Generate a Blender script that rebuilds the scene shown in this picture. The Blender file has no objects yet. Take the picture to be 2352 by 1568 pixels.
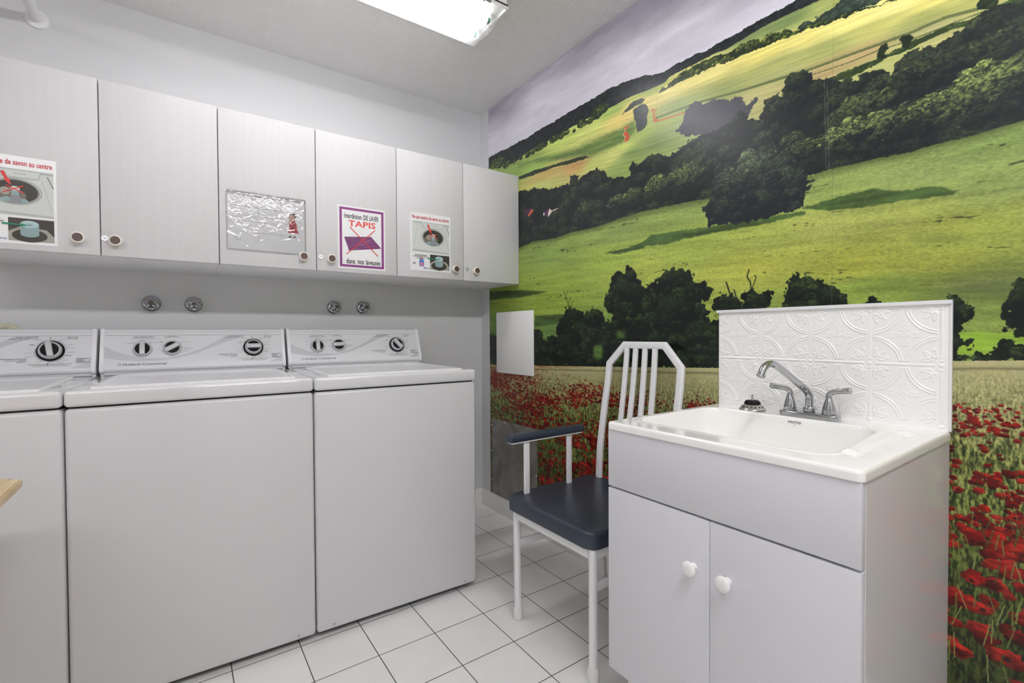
import bpy, bmesh, math, random
import numpy as np
from mathutils import Vector, Matrix

# ---------------------------------------------------------------- camera, world, exposure
sc = bpy.context.scene
col = bpy.context.collection
cam_d = bpy.data.cameras.new('camera'); cam = bpy.data.objects.new('camera', cam_d); col.objects.link(cam)
CP = Vector((-1.5626, -2.5503, 1.0754))
yaw, pitch, roll = math.radians(-35.1822), math.radians(-.967), math.radians(-.3218)
fwd = Vector((-math.sin(yaw)*math.cos(pitch), math.cos(yaw)*math.cos(pitch), math.sin(pitch)))
rgt = Vector((math.cos(yaw), math.sin(yaw), 0)); upv = rgt.cross(fwd)
r2 = rgt*math.cos(roll)+upv*math.sin(roll); u2 = -rgt*math.sin(roll)+upv*math.cos(roll)
cam.matrix_world = Matrix(((r2.x, u2.x, -fwd.x, CP.x), (r2.y, u2.y, -fwd.y, CP.y), (r2.z, u2.z, -fwd.z, CP.z), (0, 0, 0, 1)))
cam_d.sensor_width = 36; cam_d.lens = 1085.8/2352*36; cam_d.clip_start = .02
sc.camera = cam
w = bpy.data.worlds.new('world'); sc.world = w; w.use_nodes = True
w.node_tree.nodes['Background'].inputs[0].default_value = (.9, .95, 1, 1)
w.node_tree.nodes['Background'].inputs[1].default_value = .02
sc.view_settings.view_transform = 'Standard'; sc.view_settings.look = 'None'
sc.view_settings.exposure = -0.0; sc.view_settings.gamma = 1; sc.view_settings.use_curve_mapping = False
sc.cycles.use_denoising = True
sc.cycles.max_bounces = 12; sc.cycles.diffuse_bounces = 8; sc.cycles.glossy_bounces = 5
sc.cycles.transparent_max_bounces = 12
sc.cycles.sample_clamp_indirect = 6.0
sc.cycles.caustics_reflective = False; sc.cycles.caustics_refractive = False
LAMP, LAMP_REAR, LAMP_RL_ADDED = 22.5, 112.0, 56.0          # radiance of the fluorescent tubes, the last for an added rear-left fixture
ROOM_H = 2.44

# ---------------------------------------------------------------- materials
def mat(name, base=(.8, .8, .8), rough=.5, metal=0.0, coat=0.0, emit=None, spec=None):
    m = bpy.data.materials.new(name); m.use_nodes = True
    b = m.node_tree.nodes['Principled BSDF']
    b.inputs['Base Color'].default_value = (*base, 1); b.inputs['Roughness'].default_value = rough
    b.inputs['Metallic'].default_value = metal
    if coat: b.inputs['Coat Weight'].default_value = coat; b.inputs['Coat Roughness'].default_value = .08
    if spec is not None: b.inputs['Specular IOR Level'].default_value = spec
    if emit: b.inputs['Emission Color'].default_value = (*emit[0], 1); b.inputs['Emission Strength'].default_value = emit[1]
    return m
def nd(m, t, **kw):
    n = m.node_tree.nodes.new(t)
    for k, v in kw.items(): setattr(n, k, v)
    return n
def ln(m, a, b): m.node_tree.links.new(a, b)
def vary(m, amount=.04, scale=6.0, bump=0.0, bscale=200.0, dist=.001, stretch=(1, 1, 1)):
    """procedural colour variation and fine bump on a principled material, in object space"""
    nt = m.node_tree; b = nt.nodes['Principled BSDF']
    tc = nd(m, 'ShaderNodeTexCoord'); mp = nd(m, 'ShaderNodeMapping'); mp.inputs['Scale'].default_value = stretch
    ln(m, tc.outputs['Object'], mp.inputs['Vector'])
    n = nd(m, 'ShaderNodeTexNoise'); n.inputs['Scale'].default_value = scale; n.inputs['Detail'].default_value = 4
    ln(m, mp.outputs['Vector'], n.inputs['Vector'])
    c = b.inputs['Base Color'].default_value[:]
    r = nd(m, 'ShaderNodeMix', data_type='RGBA')
    r.inputs[6].default_value = (*[x*(1-amount) for x in c[:3]], 1); r.inputs[7].default_value = (*[min(1, x*(1+amount)) for x in c[:3]], 1)
    ln(m, n.outputs['Fac'], r.inputs[0]); ln(m, r.outputs[2], b.inputs['Base Color'])
    if bump:
        n2 = nd(m, 'ShaderNodeTexNoise'); n2.inputs['Scale'].default_value = bscale; n2.inputs['Detail'].default_value = 3
        ln(m, mp.outputs['Vector'], n2.inputs['Vector'])
        bp = nd(m, 'ShaderNodeBump'); bp.inputs['Strength'].default_value = bump; bp.inputs['Distance'].default_value = dist
        ln(m, n2.outputs['Fac'], bp.inputs['Height']); ln(m, bp.outputs['Normal'], b.inputs['Normal'])
    return m
M = {}
M['wall'] = vary(mat('wall_paint', (.665, .667, .68), .5), .015, 1.5, .12, 260, .0006)
M['ceiling'] = vary(mat('stippled_ceiling', (.78, .775, .775), .8), .03, 40, .9, 115, .006)
M['white'] = vary(mat('white_laminate', (.68, .68, .715), .32), .008, 3)
M['cabinet_side'] = vary(mat('white_board', (.78, .78, .775), .4), .01, 3)
M['side_gloss'] = vary(mat('glossy_white_board', (.74, .735, .735), .17, coat=.2), .01, 3)
M['baseboard'] = vary(mat('white_tile_skirting', (.90, .89, .87), .3), .02, 4)
M['lock_metal'] = vary(mat('satin_lock_metal', (.80, .80, .81), .32, .85), .03, 60)
M['enamel'] = vary(mat('white_enamel', (.655, .65, .665), .28, coat=.15), .008, 3, .06, 500, .0003)
M['enamel_top'] = vary(mat('white_enamel_top', (.69, .69, .705), .12, coat=.6), .01, 5)
M['plastic'] = vary(mat('white_plastic', (.78, .78, .80), .35), .01, 4)
M['panel'] = vary(mat('silver_white_panel', (.70, .705, .73), .25, coat=.3), .01, 5)
M['panel_dark'] = mat('panel_swoosh_grey', (.53, .545, .58), .25, coat=.3)
M['ink'] = vary(mat('black_ink', (.03, .03, .035), .5), .2, 9)
M['ink_grey'] = mat('grey_ink', (.16, .16, .17), .5)
M['knob_grey'] = vary(mat('knob_grey', (.52, .53, .55), .3, coat=.3), .02, 9)
M['black'] = vary(mat('black_plastic', (.008, .008, .009), .6, spec=.15), .2, 9)
M['lid'] = vary(mat('white_enamel_lid_lit', (.86, .86, .875), .2, coat=.3), .01, 5)  # lighter copy of the washer enamel, the lid's stronger light put into its colour
M['gap'] = mat('dark_gap', (.015, .015, .016), .9)
M['chrome'] = vary(mat('chrome', (.47, .47, .49), .04, 1.0), .02, 8)
M['door_paint'] = vary(mat('added_door_dark_paint', (.06, .055, .055), .45), .1, 3)
M['appliance_dark'] = vary(mat('dark_glass', (.03, .03, .035), .2), .1, 3)
M['chrome_dull'] = vary(mat('chrome_worn', (.62, .62, .64), .16, 1.0), .06, 30)
M['steel'] = vary(mat('brushed_steel', (.55, .53, .50), .28, 1.0), .08, 60)
M['brass'] = vary(mat('brown_metal', (.14, .12, .09), .45, .7), .2, 300)
M['knob_cream'] = vary(mat('cream_plastic', (.80, .77, .66), .3), .02, 9)
M['knob_brown'] = vary(mat('brown_insert', (.095, .055, .05), .45), .3, 300)
M['knob_white'] = vary(mat('white_ceramic', (.86, .86, .84), .12, coat=.5), .01, 8)
M['chair_paint'] = vary(mat('white_powder_paint', (.82, .82, .83), .38), .02, 9, .15, 700, .0004)
M['rubber_white'] = vary(mat('white_rubber', (.74, .75, .72), .5), .04, 20)
M['leather'] = vary(mat('navy_vinyl', (.022, .031, .050), .33, spec=.5), .15, 14, .25, 900, .0005)
M['gelcoat'] = vary(mat('glossy_white_acrylic', (.93, .93, .905), .12, coat=.5), .006, 5)
M['emboss'] = vary(mat('embossed_white_panel', (.92, .92, .905), .22, coat=.3), .008, 6)
M['tin'] = None
M['pipe'] = vary(mat('white_painted_pipe', (.80, .80, .80), .35), .02, 9)
M['tube'] = mat('fluorescent_tube', (.9, .9, .9), .4, emit=((.985, .972, 1.0), LAMP))
M['tube_bright'] = mat('fluorescent_tube_rear', (.9, .9, .9), .4, emit=((.985, .965, 1.0), LAMP_REAR))
M['tube_rl_added'] = mat('added_tube_rear_left', (.9, .9, .9), .4, emit=((.985, .965, 1.0), LAMP_RL_ADDED))
M['tube_cap'] = mat('green_grey_tube_end', (.13, .30, .24), .4)
M['lamp_white'] = vary(mat('white_lamp_sheet', (.93, .93, .92), .4), .01, 9)
M['lamp_dark'] = mat('lamp_dark_strip', (.03, .012, .012), .6)
M['hose'] = vary(mat('cream_hose', (.66, .64, .50), .5), .05, 30)
M['paper'] = vary(mat('laminated_paper', (.82, .82, .835), .3, coat=.15), .008, 30)
def ink(name, c, rough=.4): M[name] = vary(mat(name, c, rough, spec=.3), .04, 60); return M[name]
for k, c in {'red_ink': (.50, .02, .03), 'bright_red': (.62, .05, .04), 'purple_ink': (.235, .055, .21), 'rug_purple': (.17, .05, .15), 'rug_light': (.30, .13, .28),
             'photo_white': (.60, .63, .60), 'photo_light': (.44, .47, .46), 'photo_dark': (.045, .04, .032), 'photo_mid': (.17, .15, .12), 'photo_steel': (.34, .33, .28),
             'cap_blue': (.42, .56, .58), 'cap_side': (.26, .36, .37), 'arrow_green': (.02, .19, .10), 'bottle_blue': (.10, .22, .55), 'bottle_pink': (.60, .20, .30),
             'blue_ink': (.02, .05, .30), 'skin': (.55, .34, .22), 'dress_red': (.42, .02, .025), 'hair_dark': (.10, .06, .04), 'text_black': (.012, .012, .014), 'photo_grey': (.25, .26, .28)}.items(): ink(k, c)

# plastic sleeve: clear crumpled film
m = bpy.data.materials.new('clear_plastic_film'); m.use_nodes = True; nt = m.node_tree; nt.nodes.clear()
o = nd(m, 'ShaderNodeOutputMaterial'); mx = nd(m, 'ShaderNodeMixShader'); tr = nd(m, 'ShaderNodeBsdfTransparent'); gl = nd(m, 'ShaderNodeBsdfGlossy')
tr.inputs[0].default_value = (1, 1, 1, 1); gl.inputs['Roughness'].default_value = .04; gl.inputs[0].default_value = (1, 1, 1, 1)
fr = nd(m, 'ShaderNodeFresnel'); fr.inputs['IOR'].default_value = 1.45
mm = nd(m, 'ShaderNodeMath', operation='MULTIPLY_ADD'); mm.inputs[1].default_value = 1.8; mm.inputs[2].default_value = .0
ln(m, fr.outputs[0], mm.inputs[0]); ln(m, mm.outputs[0], mx.inputs[0]); ln(m, tr.outputs[0], mx.inputs[1]); ln(m, gl.outputs[0], mx.inputs[2]); ln(m, mx.outputs[0], o.inputs[0])
M['film'] = m
# clear prismatic lamp lens
m = bpy.data.materials.new('clear_acrylic_lens'); m.use_nodes = True; nt = m.node_tree; nt.nodes.clear()
o = nd(m, 'ShaderNodeOutputMaterial'); mx = nd(m, 'ShaderNodeMixShader'); tr = nd(m, 'ShaderNodeBsdfTransparent'); df = nd(m, 'ShaderNodeBsdfTranslucent'); mx2 = nd(m, 'ShaderNodeMixShader'); gl = nd(m, 'ShaderNodeBsdfDiffuse')
tr.inputs[0].default_value = (.97, .97, .97, 1); df.inputs[0].default_value = (.9, .9, .92, 1); gl.inputs[0].default_value = (.9, .9, .92, 1)
mx.inputs[0].default_value = .13; mx2.inputs[0].default_value = .35
ln(m, df.outputs[0], mx2.inputs[1]); ln(m, gl.outputs[0], mx2.inputs[2]); ln(m, tr.outputs[0], mx.inputs[1]); ln(m, mx2.outputs[0], mx.inputs[2]); ln(m, mx.outputs[0], o.inputs[0])
M['lens'] = m
# floor tiles
m = mat('floor_tiles', (.7, .7, .69), .3); nt = m.node_tree; b = nt.nodes['Principled BSDF']; M['floor'] = m
tc = nd(m, 'ShaderNodeTexCoord'); sx = nd(m, 'ShaderNodeSeparateXYZ'); ln(m, tc.outputs['Object'], sx.inputs[0])
def mth(op, a, bb=None, cc=None):
    n = nd(m, 'ShaderNodeMath', operation=op)
    for i, v in enumerate((a, bb, cc)):
        if v is None: continue
        if isinstance(v, (int, float)): n.inputs[i].default_value = v
        else: ln(m, v, n.inputs[i])
    return n.outputs[0]
TS = .2044
def edge(out, off):
    t = mth('DIVIDE', mth('SUBTRACT', out, off), TS); f = mth('FRACT', t); cell = mth('FLOOR', t)
    return mth('MULTIPLY', mth('MINIMUM', f, mth('SUBTRACT', 1.0, f)), TS), cell
ex_, cx_ = edge(sx.outputs[0], -.2115+20*TS*-1); ey_, cy_ = edge(sx.outputs[1], -.8068-20*TS)
dmin = mth('MINIMUM', ex_, ey_)
gr = nd(m, 'ShaderNodeMapRange'); gr.inputs[1].default_value = .0011; gr.inputs[2].default_value = .0019; ln(m, dmin, gr.inputs[0])
wn = nd(m, 'ShaderNodeTexWhiteNoise'); cb = nd(m, 'ShaderNodeCombineXYZ'); ln(m, cx_, cb.inputs[0]); ln(m, cy_, cb.inputs[1]); ln(m, cb.outputs[0], wn.inputs['Vector'])
mc = nd(m, 'ShaderNodeMix', data_type='RGBA'); mc.inputs[6].default_value = (.83, .83, .815, 1); mc.inputs[7].default_value = (.88, .88, .865, 1); ln(m, wn.outputs['Value'], mc.inputs[0])
ns = nd(m, 'ShaderNodeTexNoise'); ns.inputs['Scale'].default_value = 9; ns.inputs['Detail'].default_value = 6; ln(m, tc.outputs['Object'], ns.inputs['Vector'])
mc2 = nd(m, 'ShaderNodeMix', data_type='RGBA', blend_type='MULTIPLY'); mc2.inputs[0].default_value = .10; ln(m, mc.outputs[2], mc2.inputs[6]); ln(m, ns.outputs['Fac'], mc2.inputs[7])
mg = nd(m, 'ShaderNodeMix', data_type='RGBA'); mg.inputs[6].default_value = (.06, .055, .05, 1); ln(m, gr.outputs[0], mg.inputs[0]); ln(m, mc2.outputs[2], mg.inputs[7]); ln(m, mg.outputs[2], b.inputs['Base Color'])
bp = nd(m, 'ShaderNodeBump'); bp.inputs['Distance'].default_value = .001; bp.inputs['Strength'].default_value = .6; ln(m, gr.outputs[0], bp.inputs['Height']); ln(m, bp.outputs[0], b.inputs['Normal'])
rr = nd(m, 'ShaderNodeMapRange'); rr.inputs[3].default_value = .8; rr.inputs[4].default_value = .27; ln(m, gr.outputs[0], rr.inputs[0]); ln(m, rr.outputs[0], b.inputs['Roughness'])
# painted oak door grain
m = mat('white_painted_oak', (.8, .8, .8), .52, spec=.25); b = m.node_tree.nodes['Principled BSDF']; M['oak'] = m
tc = nd(m, 'ShaderNodeTexCoord'); oi = nd(m, 'ShaderNodeObjectInfo')
ad = nd(m, 'ShaderNodeVectorMath', operation='ADD'); sc_ = nd(m, 'ShaderNodeVectorMath', operation='SCALE'); sc_.inputs['Scale'].default_value = 1.0
ln(m, tc.outputs['Object'], ad.inputs[0]); ln(m, oi.outputs['Location'], ad.inputs[1])
mp = nd(m, 'ShaderNodeMapping'); mp.inputs['Scale'].default_value = (1, 1, .16); ln(m, ad.outputs[0], mp.inputs[0])
wv = nd(m, 'ShaderNodeTexWave'); wv.inputs['Scale'].default_value = 9; wv.inputs['Distortion'].default_value = 9; wv.inputs['Detail'].default_value = 2.5; wv.inputs['Detail Scale'].default_value = 1.3; ln(m, mp.outputs[0], wv.inputs[0])
mp2 = nd(m, 'ShaderNodeMapping'); mp2.inputs['Scale'].default_value = (1, 1, .03); ln(m, ad.outputs[0], mp2.inputs[0])
n2 = nd(m, 'ShaderNodeTexNoise'); n2.inputs['Scale'].default_value = 420; n2.inputs['Detail'].default_value = 2; ln(m, mp2.outputs[0], n2.inputs['Vector'])
ml = mth('MULTIPLY', wv.outputs['Fac'], n2.outputs['Fac'])
mc = nd(m, 'ShaderNodeMix', data_type='RGBA'); mc.inputs[6].default_value = (.640, .634, .645, 1); mc.inputs[7].default_value = (.620, .613, .622, 1); ln(m, ml, mc.inputs[0]); ln(m, mc.outputs[2], b.inputs['Base Color'])
bp = nd(m, 'ShaderNodeBump'); bp.inputs['Distance'].default_value = .0008; bp.inputs['Strength'].default_value = .16; ln(m, ml, bp.inputs['Height']); ln(m, bp.outputs[0], b.inputs['Normal'])
# galvanised sheet
m = mat('grey_sheet_metal', (.2, .2, .19), .42, .35); b = m.node_tree.nodes['Principled BSDF']; M['tin'] = m
tc = nd(m, 'ShaderNodeTexCoord'); n1 = nd(m, 'ShaderNodeTexNoise'); n1.inputs['Scale'].default_value = 7; n1.inputs['Detail'].default_value = 8; n1.inputs['Distortion'].default_value = 1.2; ln(m, tc.outputs['Object'], n1.inputs['Vector'])
cr = nd(m, 'ShaderNodeValToRGB'); cr.color_ramp.elements[0].position = .3; cr.color_ramp.elements[0].color = (.17, .155, .13, 1); cr.color_ramp.elements[1].position = .7; cr.color_ramp.elements[1].color = (.30, .29, .27, 1)
ln(m, n1.outputs['Fac'], cr.inputs[0]); ln(m, cr.outputs[0], b.inputs['Base Color'])
# pine
m = mat('pine', (.6, .5, .3), .4); b = m.node_tree.nodes['Principled BSDF']; M['pine'] = m
tc = nd(m, 'ShaderNodeTexCoord'); mp = nd(m, 'ShaderNodeMapping'); mp.inputs['Scale'].default_value = (1, .12, 1); ln(m, tc.outputs['Object'], mp.inputs[0])
wv = nd(m, 'ShaderNodeTexNoise'); wv.inputs['Scale'].default_value = 28; wv.inputs['Detail'].default_value = 5; wv.inputs['Distortion'].default_value = .6; ln(m, mp.outputs[0], wv.inputs[0])
cr = nd(m, 'ShaderNodeValToRGB'); cr.color_ramp.elements[0].position = .35; cr.color_ramp.elements[0].color = (.56, .40, .20, 1); cr.color_ramp.elements[1].position = .62; cr.color_ramp.elements[1].color = (.74, .62, .40, 1)
ln(m, wv.outputs['Fac'], cr.inputs[0]); ln(m, cr.outputs[0], b.inputs['Base Color'])

# ---------------------------------------------------------------- mesh helpers
def bx(bm, x0, x1, y0, y1, z0, z1, bev=0.0, seg=2, mi=0, rot=None):
    t = bmesh.new(); bmesh.ops.create_cube(t, size=1)
    for v in t.verts: v.co = Vector(((x0+x1)/2+v.co.x*abs(x1-x0), (y0+y1)/2+v.co.y*abs(y1-y0), (z0+z1)/2+v.co.z*abs(z1-z0)))
    if bev: bmesh.ops.bevel(t, geom=t.edges[:], offset=bev, segments=seg, affect='EDGES', profile=.5)
    if rot is not None: bmesh.ops.transform(t, matrix=rot, verts=t.verts)
    add(bm, t, mi)
def add(bm, t, mi=None):
    vm = {}
    for v in t.verts: vm[v] = bm.verts.new(v.co)
    for f in t.faces:
        try: g = bm.faces.new([vm[v] for v in f.verts])
        except ValueError: continue
        g.material_index = f.material_index if mi is None else mi; g.smooth = True
    t.free()
def frame(ax):
    ax = Vector(ax).normalized(); a = Vector((0, 0, 1)) if abs(ax.z) < .9 else Vector((1, 0, 0))
    u = ax.cross(a).normalized(); return u, ax.cross(u).normalized(), ax
def lathe(bm, prof, o=(0, 0, 0), ax=(0, 0, 1), n=32, mi=0, star=None, mis=None):
    o = Vector(o); u, v, k = frame(ax); rings = []
    for (r, h) in prof:
        ring = []
        for i in range(n):
            t = 2*math.pi*i/n; rr = r*(star(t, r, h) if star else 1)
            ring.append(bm.verts.new(o+u*math.cos(t)*rr+v*math.sin(t)*rr+k*h))
        rings.append(ring)
    for j in range(len(rings)-1):
        for i in range(n):
            f = bm.faces.new((rings[j][i], rings[j][(i+1) % n], rings[j+1][(i+1) % n], rings[j+1][i])); f.smooth = True; f.material_index = mis[j] if mis else mi
    for ring, rv, k_ in ((rings[0], True, 0), (rings[-1], False, -1)):
        f = bm.faces.new(ring[::-1] if rv else ring); f.material_index = mis[k_] if mis else mi; f.smooth = True
def tube(bm, pts, r, n=16, mi=0, caps=True):
    pts = [Vector(p) for p in pts]; rs = r if isinstance(r, (list, tuple)) else [r]*len(pts)
    prev = None; rings = []
    for i, p in enumerate(pts):
        d = (pts[min(i+1, len(pts)-1)]-pts[max(i-1, 0)]).normalized()
        if prev is None: u = frame(d)[0]
        else: u = (prev-d*prev.dot(d)).normalized()
        prev = u; v = d.cross(u)
        rings.append([bm.verts.new(p+u*math.cos(2*math.pi*k/n)*rs[i]+v*math.sin(2*math.pi*k/n)*rs[i]) for k in range(n)])
    for j in range(len(rings)-1):
        for i in range(n):
            f = bm.faces.new((rings[j][i], rings[j][(i+1) % n], rings[j+1][(i+1) % n], rings[j+1][i])); f.smooth = True; f.material_index = mi
    if caps:
        f = bm.faces.new(rings[0][::-1]); f.material_index = mi; f = bm.faces.new(rings[-1]); f.material_index = mi
def smooth_path(pts, n=6):
    """Catmull-Rom through the points"""
    P = [Vector(p) for p in pts]; P = [P[0]*2-P[1]]+P+[P[-1]*2-P[-2]]; out = []
    for i in range(1, len(P)-2):
        for k in range(n):
            t = k/n; a, b, c, d = P[i-1], P[i], P[i+1], P[i+2]
            out.append(.5*((2*b)+(-a+c)*t+(2*a-5*b+4*c-d)*t*t+(-a+3*b-3*c+d)*t*t*t))
    out.append(P[-2]); return out
def bar(bm, pts, wd, dp, depth_axis, mi=0, closed=False, r=.25):
    """sweep a rounded rectangular section (wd in the path's plane, dp along depth_axis) with mitred corners"""
    pts = [Vector(p) for p in pts]; D0 = Vector(depth_axis).normalized(); n = len(pts); rings = []
    rr = min(wd, dp)*r; sec = []
    for cx, cy, a0 in ((wd/2-rr, dp/2-rr, 0), (-wd/2+rr, dp/2-rr, 90), (-wd/2+rr, -dp/2+rr, 180), (wd/2-rr, -dp/2+rr, 270)):
        for k in range(4):
            t = math.radians(a0+30*k); sec.append((cx+rr*math.cos(t), cy+rr*math.sin(t)))
    for i, p in enumerate(pts):
        d1 = (pts[i]-pts[i-1]).normalized() if i > 0 else None; d2 = (pts[i+1]-pts[i]).normalized() if i < n-1 else None
        d1 = d1 or d2; d2 = d2 or d1
        t = (d1+d2).normalized(); D = (D0-t*D0.dot(t)).normalized(); side = t.cross(D).normalized()
        s1 = d1.cross(D).normalized(); k = 1/max(.4, side.dot(s1))
        rings.append([bm.verts.new(p+side*a*k+D*b) for a, b in sec])
    L = len(sec)
    for j in range(n-1):
        for i in range(L):
            f = bm.faces.new((rings[j][i], rings[j][(i+1) % L], rings[j+1][(i+1) % L], rings[j+1][i])); f.material_index = mi; f.smooth = True
    f = bm.faces.new(rings[0][::-1]); f.material_index = mi; f = bm.faces.new(rings[-1]); f.material_index = mi
def mkobj(name, bm, mats, parent=None, angle=35):
    me = bpy.data.meshes.new(name); bmesh.ops.recalc_face_normals(bm, faces=bm.faces[:]) if len(bm.faces) < 60000 else None
    bm.to_mesh(me); bm.free()
    for k in (mats if isinstance(mats, (list, tuple)) else [mats]): me.materials.append(M[k] if isinstance(k, str) else k)
    try: me.set_sharp_from_angle(angle=math.radians(angle))
    except Exception: pass
    ob = bpy.data.objects.new(name, me); col.objects.link(ob)
    if parent is not None: ob.parent = parent
    return ob
def thing(name, label, cat, loc=(0, 0, 0), rz=0, group=None):
    e = bpy.data.objects.new(name, None); e.empty_display_size = .05; col.objects.link(e)
    e.location = loc; e.rotation_euler = (0, 0, rz); tag(e, label, cat, group); return e
def tag(e, label, cat, group=None):
    e['label'] = label; e['category'] = cat
    if group: e['group'] = group
def part(name, fn, mats, parent, label=None, angle=35):
    bm = bmesh.new(); fn(bm); o = mkobj(name, bm, mats, parent, angle)
    if label: o['label'] = label
    return o
def struct(name, fn, mats):
    o = part(name, fn, mats, None); o['kind'] = 'structure'; return o
# flat printing: polygons and lettering laid on a surface given by f(u, v, layer)
def flat(bm, f, pts, mi=0, layer=1):
    vs = [bm.verts.new(f(u, v, layer)) for u, v in pts]
    g = bm.faces.new(vs); g.material_index = mi; return g
def ell(cx, cy, rx, ry, n=28, a=0, t0=0, t1=360):
    o = []
    for k in range(n+(0 if t1-t0 >= 360 else 1)):
        t = math.radians(t0+(t1-t0)*k/n); x = rx*math.cos(t); y = ry*math.sin(t); o.append((cx+x*math.cos(a)-y*math.sin(a), cy+x*math.sin(a)+y*math.cos(a)))
    return o
def stroke(bm, f, pts, w, mi=0, layer=1, asp=1.0):
    for (xa, ya), (xb, yb) in zip(pts[:-1], pts[1:]):
        dx, dy = (xb-xa), (yb-ya)*asp; L = math.hypot(dx, dy) or 1; nx, ny = -dy/L*w/2, dx/L*w/2/asp
        flat(bm, f, [(xa+nx, ya+ny), (xb+nx, yb+ny), (xb-nx, yb-ny), (xa-nx, ya-ny)], mi, layer)
_glyphs = {}
def text_geo(s, bold):
    if (s, bold) in _glyphs: return _glyphs[(s, bold)]
    c = bpy.data.curves.new('t', 'FONT'); c.body = s; c.size = 1; c.resolution_u = 2; c.offset = .018 if bold else 0
    ob = bpy.data.objects.new('t', c); col.objects.link(ob)
    me = ob.to_mesh(); vs = [(v.co.x, v.co.y) for v in me.vertices]; fs = [tuple(p.vertices) for p in me.polygons]; ob.to_mesh_clear()
    bpy.data.objects.remove(ob); bpy.data.curves.remove(c)
    _glyphs[(s, bold)] = (vs, fs); return vs, fs
def text(bm, f, s, u0, v0, u1, v1, mi=0, layer=1, bold=False, fixed_h=True):
    """letters filling the box (u0,v0)-(u1,v1); v grows downward"""
    vs, fs = text_geo(s, bold)
    if not vs: return
    xs = [a for a, b in vs]; xa, xb = min(xs), max(xs)
    ya, yb = (min(b for a, b in vs), max(b for a, b in vs)) if not fixed_h else (0 if min(b for a, b in vs) > -.05 else min(b for a, b in vs), max(b for a, b in vs))
    nv = [bm.verts.new(f(u0+(a-xa)/(xb-xa)*(u1-u0), v1-(b-ya)/(yb-ya)*(v1-v0), layer)) for a, b in vs]
    for p in fs:
        try: g = bm.faces.new([nv[i] for i in p]); g.material_index = mi
        except ValueError: pass
# ---------------------------------------------------------------- the room
RX0, RY0 = -3.3, -3.9
struct('floor', lambda b: bx(b, RX0, 0, RY0, 0, -.05, 0), 'floor')
struct('ceiling', lambda b: bx(b, RX0, 0, RY0, 0, ROOM_H, ROOM_H+.05), 'ceiling')
struct('wall_back', lambda b: bx(b, RX0-.1, .1, 0, .1, -.05, ROOM_H+.05), 'wall')
struct('wall_right', lambda b: bx(b, 0, .1, RY0, 0, -.05, ROOM_H+.05), 'wall')
struct('wall_left', lambda b: bx(b, RX0-.1, RX0, RY0, 0, -.05, ROOM_H+.05), 'wall')
struct('wall_front', lambda b: bx(b, RX0-.1, .1, RY0-.1, RY0, -.05, ROOM_H+.05), 'wall')
def door(b): bx(b, -2.55, -1.70, RY0+.0004, RY0+.04, 0.0004, 2.05, .003)
d1 = struct('added_door_1', door, 'door_paint')  # unseen dark door, added to give the chrome a dark reflection
part('door_frame', lambda b: (bx(b, -2.62, -2.553, RY0+.0004, RY0+.05, .0004, 2.12, .003), bx(b, -1.697, -1.63, RY0+.0004, RY0+.05, .0004, 2.12, .003), bx(b, -2.55, -1.70, RY0+.0004, RY0+.05, 2.053, 2.12, .003)), 'cabinet_side', d1)
part('door_handle', lambda b: (tube(b, [(-1.78, RY0+.04, 1.0), (-1.78, RY0+.09, 1.0)], .011, 16), tube(b, [(-1.78, RY0+.09, 1.0), (-1.90, RY0+.09, 1.0)], .010, 16)), 'steel', d1)
struct('baseboard_right', lambda b: bx(b, -.010, -.0002, RY0+.002, -.0105, 0.0002, .100, .0015), 'baseboard')
struct('baseboard_back', lambda b: bx(b, RX0+.002, -.0002, -.010, -.0002, 0.0002, .100, .0015), 'baseboard')

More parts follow.
